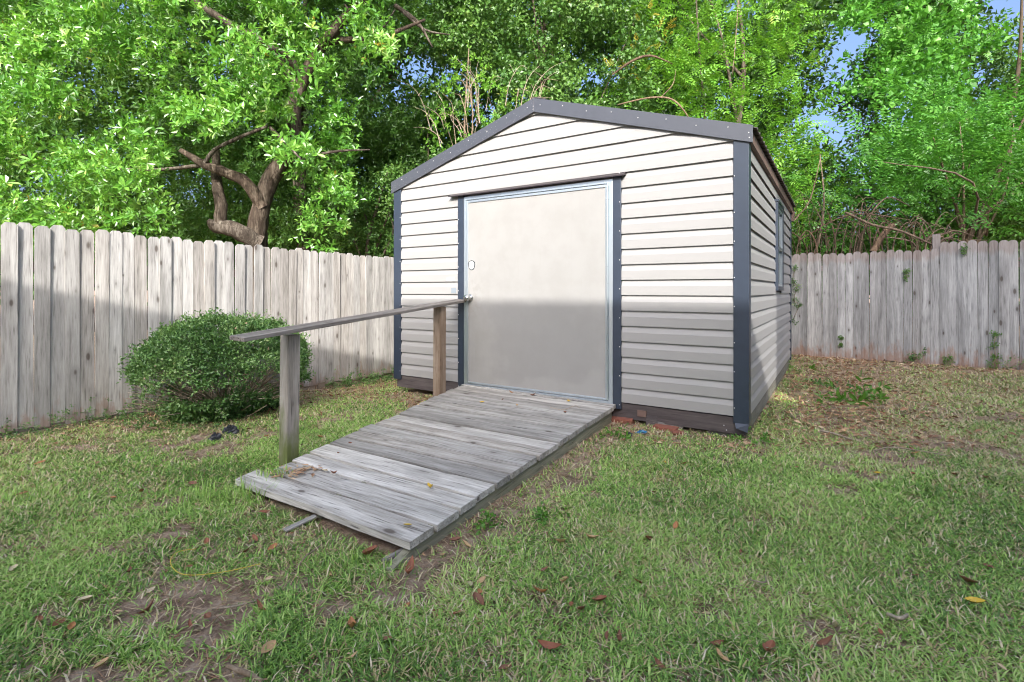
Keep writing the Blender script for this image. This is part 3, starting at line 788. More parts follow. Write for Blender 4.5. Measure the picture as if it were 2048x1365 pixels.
for pts, rr in ((((520,485,7.5),(470,460,7.3),(432,452,7.25),(416,440,7.2)), (.13,.12,.09,.03)),
                (((440,455,7.28),(442,410,7.3),(433,365,7.35),(432,300,7.5)), (.09,.085,.07,.05)),
                (((525,415,7.45),(492,366,7.3),(450,345,7.2),(410,330,7.1),(360,300,7.0)), (.09,.085,.075,.06,.03)),
                (((405,335,7.1),(430,300,7.0),(480,275,6.95),(535,253,6.9)), (.03,.027,.024,.018)),
                (((540,255,6.9),(575,290,6.85),(610,328,6.8)), (.022,.018,.01)),
                (((610,155,7.5),(570,110,7.2),(540,95,7.0),(500,60,6.8)), (.07,.055,.04,.02)),
                (((600,180,7.5),(540,100,7.6),(430,30,7.4),(300,-60,7.2)), (.08,.06,.05,.03)),
                (((650,85,7.4),(690,80,7.5),(760,75,7.6),(850,40,7.8)), (.06,.05,.035,.02)),
                (((560,330,7.5),(660,305,7.4),(740,300,7.4)), (.03,.022,.01)),
                (((410,330,7.1),(300,340,7.3),(150,330,7.4),(0,300,7.5)), (.03,.02,.015,.01))):
    MB().tube(P1(*pts), rr, 8, .12).build('limb', M['bark'], t1, smooth=True)

# ---- the other trees beyond the fences
def big_tree(label, base_px, base_d, C, tpl, m, size, per, bark='darkbark', r0=.16, nl=9, name='leafy_tree', group=None, cat='tree'):
    b0 = px(base_px, 580, base_d); t = thing(name, label, cat, (b0[0], b0[1], 0), 0, group); o = np.array([b0[0], b0[1], 0])
    C = C.copy(); C[:,:3] -= o
    p, a, v = clumps_to_points(C, per)
    foliage('crown', p, a, rng.uniform(size*.75, size*1.2, len(p)), tpl, m, t, v)
    tree_skeleton(t, (0,0,-.1), C, M[bark], r0, nl)
    return t, o
hole_c = [(1275,190,0,0)]
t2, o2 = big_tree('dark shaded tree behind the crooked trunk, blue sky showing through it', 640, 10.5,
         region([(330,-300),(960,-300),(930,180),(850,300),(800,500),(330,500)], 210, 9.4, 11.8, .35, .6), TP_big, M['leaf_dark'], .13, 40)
t3, o3 = big_tree('ivy covered tree with small grey green leaves above the shed ridge', 1080, 10.6,
         region([(880,-300),(1300,-300),(1290,200),(1200,260),(1000,300),(900,150)], 190, 9.2, 10.6, .25, .45, [(960,190,70,60)]), TP_ivy, M['leaf_ivy'], .11, 40, r0=.09, nl=5)
t4, o4 = big_tree('bright yellow green vine clad tree above the right roof slope', 1430, 10.8,
         region([(1260,-300),(1640,-300),(1600,80),(1640,240),(1660,430),(1560,460),(1380,300),(1250,250)], 260, 9.4, 10.8, .22, .42, [(1300,190,50,30)]), TP_pin, M['leaf_bright'], .23, 17, bark='darkbark', r0=.08, nl=4)
t5, o5 = big_tree('tall dark green vine draped tree in the upper right against the sky', 1880, 11.5,
         region([(1700,-300),(2400,-300),(2400,400),(1720,380),(1690,200)], 290, 10.2, 12, .28, .5, [(1985,145,40,70)]), TP_ivy+TP_pin, M['leaf_wist'], .19, 21, r0=.07, nl=2)
t6, o6 = big_tree('wisteria thicket with feathery leaves leaning over the grey fence', 1850, 9.6,
         region([(1650,330),(1720,260),(1850,190),(2050,210),(2400,180),(2400,470),(2050,465),(1900,440),(1700,420),(1600,400)], 250, 8.6, 10.0, .2, .36, gaps=True), TP_pin, M['leaf_wist'], .26, 14, name='wisteria_thicket', bark='vinewood', r0=.07, cat='shrub')
t7, o7 = big_tree('low ivy thicket between the left fence and the shed eave', 745, 9.4,
         region([(640,470),(700,380),(800,330),(930,270),(900,420),(800,520),(640,520)], 40, 8.8, 9.8, .2, .34), TP_ivy, M['leaf_ivy'], .085, 55, name='ivy_thicket', r0=.06, nl=5, cat='shrub')
t8, o8 = big_tree('light green saplings with lance leaves rising behind the left roof slope', 960, 9.0,
         region([(820,360),(870,180),(930,110),(1000,130),(1040,220),(980,300)], 46, 8.6, 9.2, .14, .24), TP_big, M['leaf_bright'], .08, 26, name='sapling_clump', r0=.04, nl=6, bark='vinewood', cat='shrub')
# yellow vine leaves on the bright tree
CY = region([(1225,20),(1330,0),(1345,150),(1290,190),(1230,150)], 11, 9.2, 9.5, .12, .2, gaps=False); CY[:,:3] -= o4
p, a, v = clumps_to_points(CY, 14)
foliage('yellow_foliage', p, a, rng.uniform(.08,.12,len(p)), TP_pin, M['leaf_yellow'], t4, v)
# crooked bare limbs that show in the bright tree and dead stems in the sapling clump
for pts, rr in ((((1225,150,9.2),(1262,124,9.05),(1300,112,9.0),(1345,128,9.1)), (.014,.024,.02,.008)), (((1235,210,9.0),(1300,196,8.9),(1345,200,8.9),(1375,232,8.9),(1385,260,9.0)), (.010,.016,.016,.012,.006)),
                (((1480,-60,9.3),(1472,70,9.2),(1465,150,9.2)), (.010,.009,.006)), (((1320,197,8.92),(1345,170,8.9),(1352,140,8.95)), (.010,.007,.003))):
    MB().tube([px(*q)-o4 for q in pts], rr, 7, .12).build('limb', M['vinewood'], t4, smooth=True)
for pts, rr in ((((690,10,8.6),(720,50,8.6),(760,60,8.7),(790,20,8.8)), (.02,.025,.02,.012)), (((800,20,8.6),(850,60,8.6),(900,70,8.6)), (.025,.02,.01)), (((790,12,8.7),(835,45,8.6),(865,95,8.6)), (.04,.03,.015))):
    MB().tube([px(*q)-o2 for q in pts], rr, 6, .12).build('limb', M['bark'], t2, smooth=True)
for k in range(34):
    x, y = random.gauss(970, 55), random.gauss(255, 32); d = random.uniform(8.4, 8.9); fan = (x-960)*.35+random.uniform(-25, 25); up = random.uniform(35, 110)
    P_ = [px(x,y,d)-o8, px(x+fan*.25,y-up*.5,d-.05)-o8, px(x+fan*.7+random.uniform(-8,8),y-up*.85,d-.1)-o8, px(x+fan*1.3,y-up*random.uniform(.75,1.1),d-.12)-o8]
    MB().tube(P_, (.007,.006,.004,.002), 5, .15, 3).build('dead_stem', M['deadtwig'], t8, smooth=True)
    q = P_[1]*.5+P_[2]*.5
    MB().tube([q, q+np.array([random.uniform(-.15,.15), random.uniform(-.1,.1), random.uniform(.08,.22)])], (.004,.0015), 5, .1, 3).build('dead_stem', M['deadtwig'], t8, smooth=True)
# bare vine stems over the grey fence
for k in range(95):
    x = random.uniform(1585, 1925); d = random.uniform(8.5, 9.0)-(x-1590)*.0021
    y0 = 512-(x-1590)*.05; s = random.choice((-1, 1)); hgt = random.uniform(35, 130)*(1.1-(x-1585)/520)
    w = random.uniform(15, 110)*s
    r = random.choice((.004, .005, .006, .008, .011, .015))
    MB().tube([px(x,y0+25,d)-o6, px(x+w*.15,y0-hgt*.5,d-.05)-o6, px(x+w*.55,y0-hgt,d-.05)-o6, px(x+w,y0-hgt*random.uniform(.5,1.1),d)-o6], (r,r*.9,r*.75,r*.4), 6, .1).build('vine_stem', M['vinewood'], t6, smooth=True)
for pts, rr in ((((1690,425,8.2),(1745,450,8.1),(1800,462,7.9),(1870,492,7.7)), (.018,.02,.018,.013)), (((1625,520,8.5),(1640,470,8.4),(1648,400,8.5),(1640,310,8.8)), (.024,.02,.015,.008)),
                (((1745,505,8.2),(1765,472,8.25),(1785,450,8.3)), (.05,.048,.045)), (((1590,440,8.4),(1620,400,8.3),(1640,320,8.4)), (.012,.010,.006)), (((1600,480,8.5),(1700,430,8.3),(1820,440,8.2)), (.011,.010,.006))):
    MB().tube([px(*q)-o6 for q in pts], rr, 7, .1).build('vine_stem', M['vinewood'], t6, smooth=True)
CV = region([(1590,350),(1920,380),(1920,490),(1590,505)], 60, 8.25, 8.9, .07, .16, gaps=False); CV[:,:3] -= o6
p, a, v = clumps_to_points(CV, 22)
foliage('low_foliage', p, a, rng.uniform(.05,.09,len(p)), TP_ivy, M['leaf_wist'], t6, v)
# far woodland that closes the view between the trees
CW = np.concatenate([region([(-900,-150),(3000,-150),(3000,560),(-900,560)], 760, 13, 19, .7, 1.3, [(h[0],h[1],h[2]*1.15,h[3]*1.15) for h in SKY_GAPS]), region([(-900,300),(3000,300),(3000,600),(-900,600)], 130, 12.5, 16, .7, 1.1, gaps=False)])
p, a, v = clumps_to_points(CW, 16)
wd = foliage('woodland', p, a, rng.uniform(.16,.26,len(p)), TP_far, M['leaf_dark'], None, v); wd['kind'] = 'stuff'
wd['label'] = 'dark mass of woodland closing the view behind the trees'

# ------------------------------------------------------------------ clipped shrub by the left fence
bc = np.array([-2.80, 4.98]); bz = gz(*bc)
bush = thing('round_shrub', 'clipped dome shaped shrub with small leaves in front of the left fence', 'shrub', (bc[0], bc[1], bz), LF_RZ)
n = 9500
d = nrm(rng.normal(size=(n,3))); a_ = np.arctan2(d[:,1], d[:,0])
lump = 1 + .13*(vnoise(a_*2.2+7, d[:,2]*3, 1.0)-.5) + .10*(vnoise(a_*6+3, d[:,2]*8+9, 1.0)-.5) + np.where(rng.random(n) < .09, rng.uniform(0,.16,n), 0)
sq = np.abs(d)**.92*np.sign(d)
P = sq*lump[:,None]*np.array([.745,.62,.50]); P[:,2] += .42
tuck = sstep(.42, .05, P[:,2]); P[:,0] *= 1-.16*tuck; P[:,1] *= 1-.18*tuck
gap = (P[:,2] > .14+.10*(vnoise(a_*4, a_*0, 1.0)-.5)) & (P[:,2] < .40+.16*(vnoise(a_*3+5, a_*0, 1.0)-.5)) & (vnoise(a_*2.4+20, P[:,2]*7, 1.0) > .27)   # hollow band with bare twigs
keep = (P[:,2] > .0) & (~gap | (rng.random(n) < .05)); P, d = P[keep], d[keep]
inner = rng.random(len(P)) < np.where((P[:,2] > .1)&(P[:,2] < .42), .06, .22); P[inner] = (P[inner]-np.array([0,0,.45]))*rng.uniform(.72,.95,(inner.sum(),1))+np.array([0,0,.45])
foliage('foliage', P, d+rng.normal(size=P.shape)*.6+np.array([0,0,.25]), rng.uniform(.024,.055,len(P)), TP_small, M['leaf_bush'], bush, np.clip(.5+.9*(vnoise(P[:,0]*4,P[:,1]*3+P[:,2]*5,1.0)-.5)+rng.normal(size=len(P))*.2,0,1))
for k in range(130):
    a = random.uniform(0, 2*math.pi); e = random.uniform(.05, .75); q = np.array([math.cos(a)*math.cos(e)*.82, math.sin(a)*math.cos(e)*.66, .10+math.sin(e)*.62])
    MB().tube([np.array([random.uniform(-.08,.08), random.uniform(-.08,.08), -.03]), q*np.array([.45,.45,.5])+rng.normal(size=3)*.03, q], (.010,.006,.0025), 5, .1, 3).build('twig', M['deadtwig'], bush, smooth=True)
# low ground ivy along the foot of the left fence
def strip_plants(name, label, pts, size, tpl, m, cat='plant', group=None, spread=(.10,.06,.07), per=26):
    o = np.array([pts[0][0], pts[0][1], gz(pts[0][0], pts[0][1])]); t = thing(name, label, cat, tuple(o), 0, group)
    P = np.concatenate([np.array([[q[0], q[1], q[2] if len(q) > 2 else gz(q[0], q[1])+.04]])+rng.normal(size=(per,3))*np.array(spread) for q in pts])
    P[:,2] = np.maximum(P[:,2], ground_h(P[:,0], P[:,1])+.012); P -= o
    foliage('foliage', P, rng.normal(size=P.shape)+np.array([0,0,.6]), rng.uniform(size*.7,size*1.2,len(P)), tpl, m, t)
    MB().tube([(np.array([q[0], q[1], (q[2] if len(q) > 2 else gz(q[0], q[1])+.02)])-o) for q in pts], [.004]*len(pts), 5, .1, 3).build('stem', M['deadtwig'], t)
    return t
def lfp(u, off): q = LF0+LFD*u+np.array([LFD[1], -LFD[0]])*off; return q
strip_plants('ground_ivy', 'low dark creeper under the near end of the left fence', [tuple(lfp(u, .06+.05*random.random())) for u in np.arange(-.6, 1.3, .12)], .03, TP_small, M['leaf_bush'])
strip_plants('ground_ivy', 'low creeper at the fence foot between the shrub and the shed', [tuple(lfp(u, .05+.04*random.random())) for u in np.arange(2.9, 4.2, .12)], .035, TP_ivy, M['leaf_bush'])
strip_plants('ground_ivy', 'trailing sprigs spreading out under the round shrub', [tuple(bc+np.array([x,y])) for x, y in ((-.85,-.1),(-.7,-.35),(-.5,-.5),(-.25,-.62),(0,-.62),(.2,-.55))], .035, TP_small, M['leaf_bush'])
# ivy sprigs climbing on the grey fence
def rfp(x, y, off=.03):
    r = (x-1024)/FPX; u = (r*RF0[1]-RF0[0])/(RFD[0]-r*RFD[1]); q = RF0+RFD*u; d = q[1]
    n_ = np.array([RFD[1], -RFD[0]]); q = q+n_*off
    return (q[0], q[1], CAMZ+(HORIZ-y)*d/FPX)
for pts, lab, sp in ((((1592,535),(1586,560),(1594,575),(1588,600),(1598,612),(1586,640)), 'ivy sprig climbing the grey fence beside the shed wall', .03),
                 (((1813,545),(1814,556)), 'small ivy tuft high on the middle of the grey fence', .02),
                 (((1927,498),(1930,505)), 'tiny ivy tuft near the picket tops beside the tall post', .02),
                 (((1985,730),(1990,715),(1988,690),(1990,670)), 'bright green creeper climbing the grey fence at the right edge', .03),
                 (((1820,718),(1825,713),(1845,712)), 'dark green weed tuft at the foot of the grey fence', .04),
                 (((1890,722),(1897,718)), 'pale green weed sprig at the grey fence foot below the tall post', .03),
                 (((1683,690),(1682,676)), 'thin pale sprig low on the grey fence', .012),
                 (((2020,735),(2035,725),(2048,735)), 'leafy weed patch at the grey fence foot in the right corner', .07)):
    strip_plants('ivy_sprig', lab, [rfp(x,y) for x,y in pts], .035, TP_ivy, M['leaf_weed'] if 'bright' in lab or 'pale' in lab else M['leaf_bush'], spread=(sp,sp*.5,sp), per=9)

# ------------------------------------------------------------------ lawn
def in_shed(x, y, pad=.02):
    a, b_ = shed_local(x, y); return (a > -W-pad) & (a < pad) & (b_ > -pad) & (b_ < D+pad)
def ramp_uw(x, y):
    # inverse of rp in plan by two fixed point steps
    u = np.full_like(x, .5); w_ = np.full_like(x, .5)
    for _ in range(6):
        ex = (A_hi-A_lo)[None,:2]*(1-w_)[:,None]+(B_hi-B_lo)[None,:2]*w_[:,None]; ew = ((B_lo-A_lo)[None,:2]*(1-u)[:,None]+(B_hi-A_hi)[None,:2]*u[:,None])
        pc = (A_lo[None,:2]*(1-u)[:,None]+A_hi[None,:2]*u[:,None])*(1-w_)[:,None]+(B_lo[None,:2]*(1-u)[:,None]+B_hi[None,:2]*u[:,None])*w_[:,None]
        r = np.stack([x,y],1)-pc; det = ex[:,0]*ew[:,1]-ex[:,1]*ew[:,0]
        u = u+(r[:,0]*ew[:,1]-r[:,1]*ew[:,0])/det; w_ = w_+(ex[:,0]*r[:,1]-ex[:,1]*r[:,0])/det
    return u, w_
def on_ramp(x, y, pad=.0):
    u, w_ = ramp_uw(x, y); return (u > -.005-pad) & (u < 1.02) & (w_ > -.01-pad) & (w_ < 1.01+pad)
def beyond(x, y, pad=.0):
    dl = (x-LF0[0])*(-LFD[1]) + (y-LF0[1])*LFD[0]; dr = (x-RF0[0])*(-RFD[1]) + (y-RF0[1])*RFD[0]
    return (dl > -pad) | (dr > -pad)
def bare(x, y):
    """0 bare soil .. 1 thick grass"""
    a, b_ = shed_local(x, y)
    k = sstep(.06, .54, fbm(x, y, 1.6)+.75*(vnoise(x, y, 6.0)-.5)+.45*(vnoise(x,y,15.)-.5))
    lit = np.exp(-((a-.7)/.75)**2)*sstep(-.6,.6,b_)                     # leaf heap along the right wall
    k = k*(1-.92*lit)
    dr = -((x-RF0[0])*(-RFD[1]) + (y-RF0[1])*RFD[0]); k = k*(.3+.7*sstep(.1, 1.6, dr))
    dl = -((x-LF0[0])*(-LFD[1]) + (y-LF0[1])*LFD[0]); k = k*(.25+.75*sstep(.15, 1.3, dl))
    u, w_ = ramp_uw(x, y); e = np.abs(w_-1.07)*1.4
    k = k*(1-.95*np.exp(-(e/.17)**2)*((u > -.1)&(u < 1.1)))
    k = k*(1-.8*np.exp(-((b_+.2)/.35)**2)*((a > -W)&(a < .2)))
    e2 = np.exp(-(((x+1.0)/.6)**2+((y-2.45)/.22)**2)); k = k*(1-.6*e2)
    return k
def scatter(n, x0, x1, y0, y1):
    return rng.uniform(x0, x1, n), rng.uniform(y0, y1, n)
def blades(n, box, lmin, lmax, wd, thin=1.0):
    x, y = scatter(n, *box)
    ok = (np.abs(x) < 1.15*y+1.3) & ~in_shed(x, y) & ~beyond(x, y, .03) & ~on_ramp(x, y)
    x, y = x[ok], y[ok]; c = bare(x, y)
    ok = rng.random(len(x)) < (.06+.94*c)*thin; x, y, c = x[ok], y[ok], c[ok]
    return x, y, c, rng.uniform(lmin, lmax, len(x))*(.75+.5*vnoise(x, y, 3.0)), wd*rng.uniform(.5, 1.1, len(x))
sets = [blades(340000, (-4.4,4.4,.8,2.9), .028, .064, .0068), blades(330000, (-5.8,5.8,2.9,4.6), .028, .066, .0078), blades(300000, (-6,9,4.6,8.8), .03, .075, .0105)]
x, y, c, l, w = [np.concatenate(q) for q in zip(*sets)]
# clumping: pull blades towards tuft centres
th = rng.uniform(0, 2*np.pi, len(x)) ; lean = rng.uniform(.7, 1.5, len(x))
dirx = np.stack([np.cos(th), np.sin(th)], 1); sid = np.stack([-np.sin(th), np.cos(th)], 1)
z0 = ground_h(x, y)-.004
def bl(t, s_, lift):
    q = np.empty((len(x),3)); rr = l*t*np.sin(lean*(.55+.45*t)); q[:,0] = x+dirx[:,0]*rr+sid[:,0]*w*s_; q[:,1] = y+dirx[:,1]*rr+sid[:,1]*w*s_; q[:,2] = z0+l*t*np.cos(lean*(.55+.45*t))*lift; return q
V = np.stack([bl(0,-.5,1), bl(0,.5,1), bl(.55,.42,1), bl(.55,-.42,1), bl(1,0,.92)], 1)
b0 = np.arange(len(x))[:,None]*5
a_, b_ = shed_local(x, y)
dry = .15 + .45*sstep(.0, 2.0, a_)*sstep(-1.6, .8, b_) + .22*sstep(-1.2, -3.0, x)*sstep(2.6, 4.2, y) + .25*(1-c)+.35*(vnoise(x,y,1.7)-.5)
isdry = rng.random(len(x)) < dry
rv = np.where(isdry, rng.uniform(.72, 1.0, len(x)), np.clip(.05+.55*vnoise(x+31, y, 2.2)+rng.normal(size=len(x))*.22, 0, .7))
gme = npmesh('grass', V, b0+np.array([0,1,2,3]), b0+np.array([3,2,4]), M['grass'], np.concatenate([rv, rv]))
go = link('grass', gme); go['kind'] = 'stuff'; go['label'] = 'patchy lawn grass, green with dry straw blades'
# leaf litter
def litter(n, box, dens, s0, s1):
    x, y = scatter(n, *box); ok = ~in_shed(x, y) & ~beyond(x, y, .02) & ~on_ramp(x, y); x, y = x[ok], y[ok]
    ok = rng.random(len(x)) < dens(x, y); x, y = x[ok], y[ok]
    return np.stack([x, y, ground_h(x, y)+rng.uniform(.006,.022,len(x))], 1), rng.uniform(s0, s1, len(x))
def d_heap(x, y):
    a, b_ = shed_local(x, y); dr = -((x-RF0[0])*(-RFD[1]) + (y-RF0[1])*RFD[0])
    return np.clip(np.exp(-((a-.55)/.6)**2)*sstep(-.5,.5,b_) + .6*np.exp(-(dr/.5)**2) + .22*sstep(.2,1.5,a)*sstep(-1.5,.5,b_), 0, 1)
def d_left(x, y):
    dl = -((x-LF0[0])*(-LFD[1]) + (y-LF0[1])*LFD[0]); a, b_ = shed_local(x, y)
    return np.clip(.75*np.exp(-(dl/.9)**2)*sstep(3.6,4.6,y) + .5*np.exp(-((b_+.3)/.35)**2)*(a > -W-.6)*(a < .3), 0, 1)
LP = [litter(16000, (1.6,7.5,3.8,9.5), d_heap, .035, .075), litter(16000, (-4.4,1.9,3.6,8.2), d_left, .03, .06), litter(9000, (-4.5,6,1.4,6.5), lambda x, y: .25+.5*(1-bare(x,y)), .012, .035)]
P = np.concatenate([q[0] for q in LP]); Sz = np.concatenate([q[1] for q in LP])
TP_lit = [leaf_tpl([((0,0,0),(1,R_.uniform(-.2,.2),R_.uniform(-.15,.25)),(0,.1,1),1.0,R_.uniform(.28,.5))], True) for _ in range(8)]
ax = rng.normal(size=P.shape); ax[:,2] *= .22
lo = foliage('leaf_litter', P, ax, Sz, TP_lit, M['litter'], None, rng.random(len(P)), up=(0,0,1), ujit=.45); lo['kind'] = 'stuff'; lo['label'] = 'brown leaf litter along the shed and the fences'
# pine straw and thin straws
n = 50000; x, y = scatter(n, -4.4, 7.5, 1.5, 9); ok = ~in_shed(x,y)&~beyond(x,y,.05)&~on_ramp(x,y)&(rng.random(n) < .15+.85*np.clip(1-bare(x,y)*1.15,0,1)); x, y = x[ok], y[ok]
th = rng.uniform(0, np.pi, len(x)); ln = rng.uniform(.02,.085,len(x)); wdt = rng.uniform(.0008,.0018,len(x))
z = ground_h(x,y)+rng.uniform(.008,.03,len(x)); dz = rng.uniform(-.006,.012,len(x))
cx, sx_ = np.cos(th)*ln, np.sin(th)*ln; px_, py_ = -np.sin(th)*wdt, np.cos(th)*wdt
V = np.stack([np.stack([x-px_,y-py_,z],1), np.stack([x+px_,y+py_,z],1), np.stack([x+cx+px_*.6,y+sx_+py_*.6,z+dz],1), np.stack([x+cx-px_*.6,y+sx_-py_*.6,z+dz],1)],1)
so = link('straw', npmesh('straw', V, np.arange(len(x))[:,None]*4+np.array([0,1,2,3]), None, M['litter'], np.clip(rng.normal(.75,.2,len(x)),0,1))); so['kind'] = 'stuff'; so['label'] = 'dry straw scattered over the bare patches of lawn'

# ------------------------------------------------------------------ single leaves, twigs and bits
def gp(xp, yp, z=0.0):
    d = CAMZ*FPX/(yp-HORIZ); x = (xp-1024)/FPX*d
    for _ in range(3):
        h = gz(x, d)+z; d = (CAMZ-h)*FPX/(yp-HORIZ); x = (xp-1024)/FPX*d
    return np.array([x, d, gz(x, d)+z])
def solid(name, c, rough=.6): return paint(name, c, rough, dirt=.35, nscale=40, bump=.1)
LC = {'yellow': solid('yellow_leaf', (.62,.42,.04)), 'tan': solid('tan_leaf', (.50,.33,.17)), 'brown': solid('brown_leaf', (.20,.085,.045)), 'red': solid('rust_leaf', (.27,.10,.05)), 'orange': solid('orange_leaf', (.40,.18,.07)), 'pale': solid('straw_leaf', (.55,.46,.30))}
def leaf_mesh(l, w, curl, m):
    mb = MB(); xs = (0,.12,.32,.55,.78,.93,1); ws = (.04,.5,.92,1,.7,.3,.02); vv = []
    for x_, q in zip(xs, ws):
        z_ = curl*l*(x_-.4)**2*1.6
        for s_ in (-1, -.5, 0, .5, 1): vv.append(((x_-.5)*l, s_*q*w/2, z_ + abs(s_)*q*w*.20*(1+curl*2) + .002))
    fs = [(i*5+j, (i+1)*5+j, (i+1)*5+j+1, i*5+j+1) for i in range(6) for j in range(4)]
    mb.add(vv, fs); mb.add([(-.5*l-.35*w, -.0012, .006), (-.5*l-.35*w, .0012, .006), (-.49*l, .0015, .003), (-.49*l, -.0015, .003)], [(0,1,2,3)])
    return mb.mesh('fallen_leaf', m, True)
LM = {k: [leaf_mesh(1.0, .42, .25, m_), leaf_mesh(1.0, .55, .55, m_), leaf_mesh(1.0, .34, .9, m_)] for k, m_ in LC.items()}
def leaf(p, kind, l, label, group=None, rz=None, v=0, tilt=(0,0)):
    o = link('fallen_leaf', LM[kind][v], None, tuple(p), (tilt[0], tilt[1], random.uniform(0, 6.28) if rz is None else rz)); o.scale = (l, l, l); return tag(o, label, 'leaf', group)
for (x_, y_, k, l, lab, v) in ((1950,1207,'yellow',.062,'round bright yellow leaf lying in the grass at the lower right',1),(142,1255,'orange',.055,'orange tan leaf in the grass at the lower left corner',0),
    (703,1258,'orange',.085,'curled orange brown leaf alone in the grass below the ramp',2),(885,1112,'tan',.06,'pale tan leaf in the grass just off the low corner of the ramp',0),
    (1098,1300,'red',.085,'long rust red leaf in the grass near the bottom centre',2),(912,1083,'brown',.06,'dark brown curled leaf beside the low end of the ramp side board',1),
    (885,1065,'orange',.05,'orange leaf leaning on the ramp side board near its low end',2),(1755,947,'yellow',.055,'pale yellow leaf on the lawn right of the shed corner',0),
    (940,1170,'pale',.05,'straw coloured leaf on the lawn below the ramp corner',0),(820,1146,'red',.10,'long rusty leaf curled below the corner of the ramp',2),
    (545,1098,'orange',.05,'orange leaf just left of the loose wood strip',1),(530,1026,'red',.07,'rust leaf between the loose wood strip and the ramp tip',0),
    (740,1110,'red',.10,'big rust brown leaf in front of the ramp tip',1),(1200,1203,'red',.06,'rusty leaf in a thin grass patch right of the ramp',1),
    (1330,925,'yellow',.035,'small yellow leaf on the lawn in front of the shed corner',0),(80,927,'orange',.07,'orange leaf on the lawn near the left fence end',0),
    (490,1030,'red',.05,'dull orange leaf on the lawn left of the ramp tip',0),(640,695+180,'orange',.05,'small orange leaf on the lawn behind the handrail post',1),
    (1650,1290,'brown',.06,'dark leaf in the grass near the lower right corner',2),(1540,1302,'red',.07,'red brown leaf half sunk in the grass left of the lower right corner',1),
    (260,1235-90,'brown',.05,'dark brown leaf in the grass above the lower left corner',2),(1010,1338,'brown',.05,'brown leaf at the bottom edge of the lawn',0)):
    leaf(gp(x_, y_, .016), k, l*1.0, lab, None, None, v, (random.uniform(-.3,.3), random.uniform(-.3,.3)))
for k in range(80):
    for _ in range(20):
        x_, y_ = random.uniform(20, 2030), 700+650*random.random()**1.0
        p = gp(x_, y_, .016)
        xa, ya = np.array([p[0]]), np.array([p[1]])
        if not (in_shed(xa, ya, .1)[0] or on_ramp(xa, ya, .05)[0] or beyond(xa, ya, .1)[0]) and p[1] < 6.5: break
    else: continue
    kind = random.choices(('brown','red','orange','tan','pale'), (6,5,2,2,1))[0]
    lab = {'brown':'dark brown fallen leaf lying in the lawn','red':'rust brown fallen leaf lying in the lawn','orange':'orange fallen leaf lying in the lawn','tan':'tan fallen leaf lying in the lawn','pale':'straw coloured fallen leaf lying in the lawn'}[kind]
    leaf(p, kind, random.uniform(.03,.065), lab, kind+' leaves scattered on the lawn', None, random.randrange(3), (random.uniform(-.5,.5), random.uniform(-.5,.5)))
def ramp_pt(xp, yp):
    # photo pixel onto the sloping deck
    d = 4.0
    for _ in range(12):
        x = (xp-1024)/FPX*d; u, w_ = ramp_uw(np.array([x]), np.array([d])); z_ = float(rp(float(u[0]), float(w_[0]))[2]); d = (CAMZ-z_-.006)*FPX/(yp-HORIZ)
    return np.array([(xp-1024)/FPX*d, d, z_+.006])
for (x_, y_, k, l, lab, v) in ((964,805,'yellow',.055,'yellow leaf on the upper left of the ramp',0),(1137,803,'yellow',.07,'yellow leaf on the ramp close to the door',0),(860,977,'yellow',.075,'long yellow leaf across a joint in the middle of the ramp',2),
    (815,1051,'yellow',.045,'tan yellow leaf near the low right corner of the ramp',0),(1034,812,'tan',.04,'tan curled leaf on the ramp in the middle before the door',1),(1022,786,'orange',.05,'orange leaf on the ramp at the foot of the door',2),
    (1066,792,'brown',.07,'brown leaf with a stalk on the ramp at the foot of the door',2),(1130,826,'brown',.05,'brown leaf by the twig at the upper right of the ramp',1),(650,942,'pale',.05,'pale leaf at the handrail side of the lower ramp',0),
    (668,948,'red',.055,'rust leaf on the lower left of the ramp',2),(700,887,'red',.03,'small rust leaf on the left of the ramp',1),(676,907,'red',.03,'small rust leaf left of the knotty ramp plank',1),(1005,800,'brown',.03,'small brown leaf on the ramp before the door',1)):
    leaf(ramp_pt(x_, y_), k, l, lab, None, None, v, (random.uniform(-.15,.15), random.uniform(-.15,.15)))
def stick(pts, r, label, name='twig', m='deadtwig', branch=None):
    P = [gp(*q) if not isinstance(q, np.ndarray) else q for q in pts]; o = np.array([P[0][0], P[0][1], P[0][2]])
    t = MB().tube([p-o for p in P], r, 7, .12).build(name, M[m], None, tuple(o), smooth=True)
    return tag(t, label, 'twig')
stick([(455,1332,.02),(480,1342,.025),(505,1352,.02),(525,1364,.02)], (.007,.008,.007,.006), 'thick pale broken twig at the bottom edge of the lawn')
stick([(425,1218,.02),(470,1213,.03),(520,1200,.02)], (.004,.004,.002), 'thin grey twig lying in the grass at the left')
stick([(590,1142,.015),(610,1115,.03),(640,1092,.02)], (.004,.004,.003), 'slender twig pointing at the loose wood strip')
stick([(1640,862,.03),(1670,868,.04),(1705,880,.03)], (.008,.008,.005), 'dark stick on the bare soil right of the shed')
stick([(1750,902,.03),(1790,895,.05),(1900,912,.03)], (.005,.005,.003), 'long pale straw stem on the lawn right of the shed')
stick([(1775,1228,.02),(1800,1237,.03),(1815,1230,.02)], (.006,.007,.005), 'pale wood splinter in the grass at the lower right')
stick([(1500,1160,.03),(1530,1165,.03),(1530,1150,.03)], (.003,.003,.002), 'short forked pale straw on the lawn')
stick([ramp_pt(1100,815),ramp_pt(1125,820),ramp_pt(1150,812),ramp_pt(1160,817)], (.003,.003,.003,.002), 'crooked twig on the ramp near the door')
def strip(a, b_, wd, th, label):
    p, q = gp(*a), gp(*b_); o = beam(p, q, wd, th, 'wood_strip', M['plank'], None); return tag(o, label, 'wood strip')
strip((568,1062,.012), (632,1032,.03), .035, .012, 'loose grey wood strip poking from under the ramp tip')
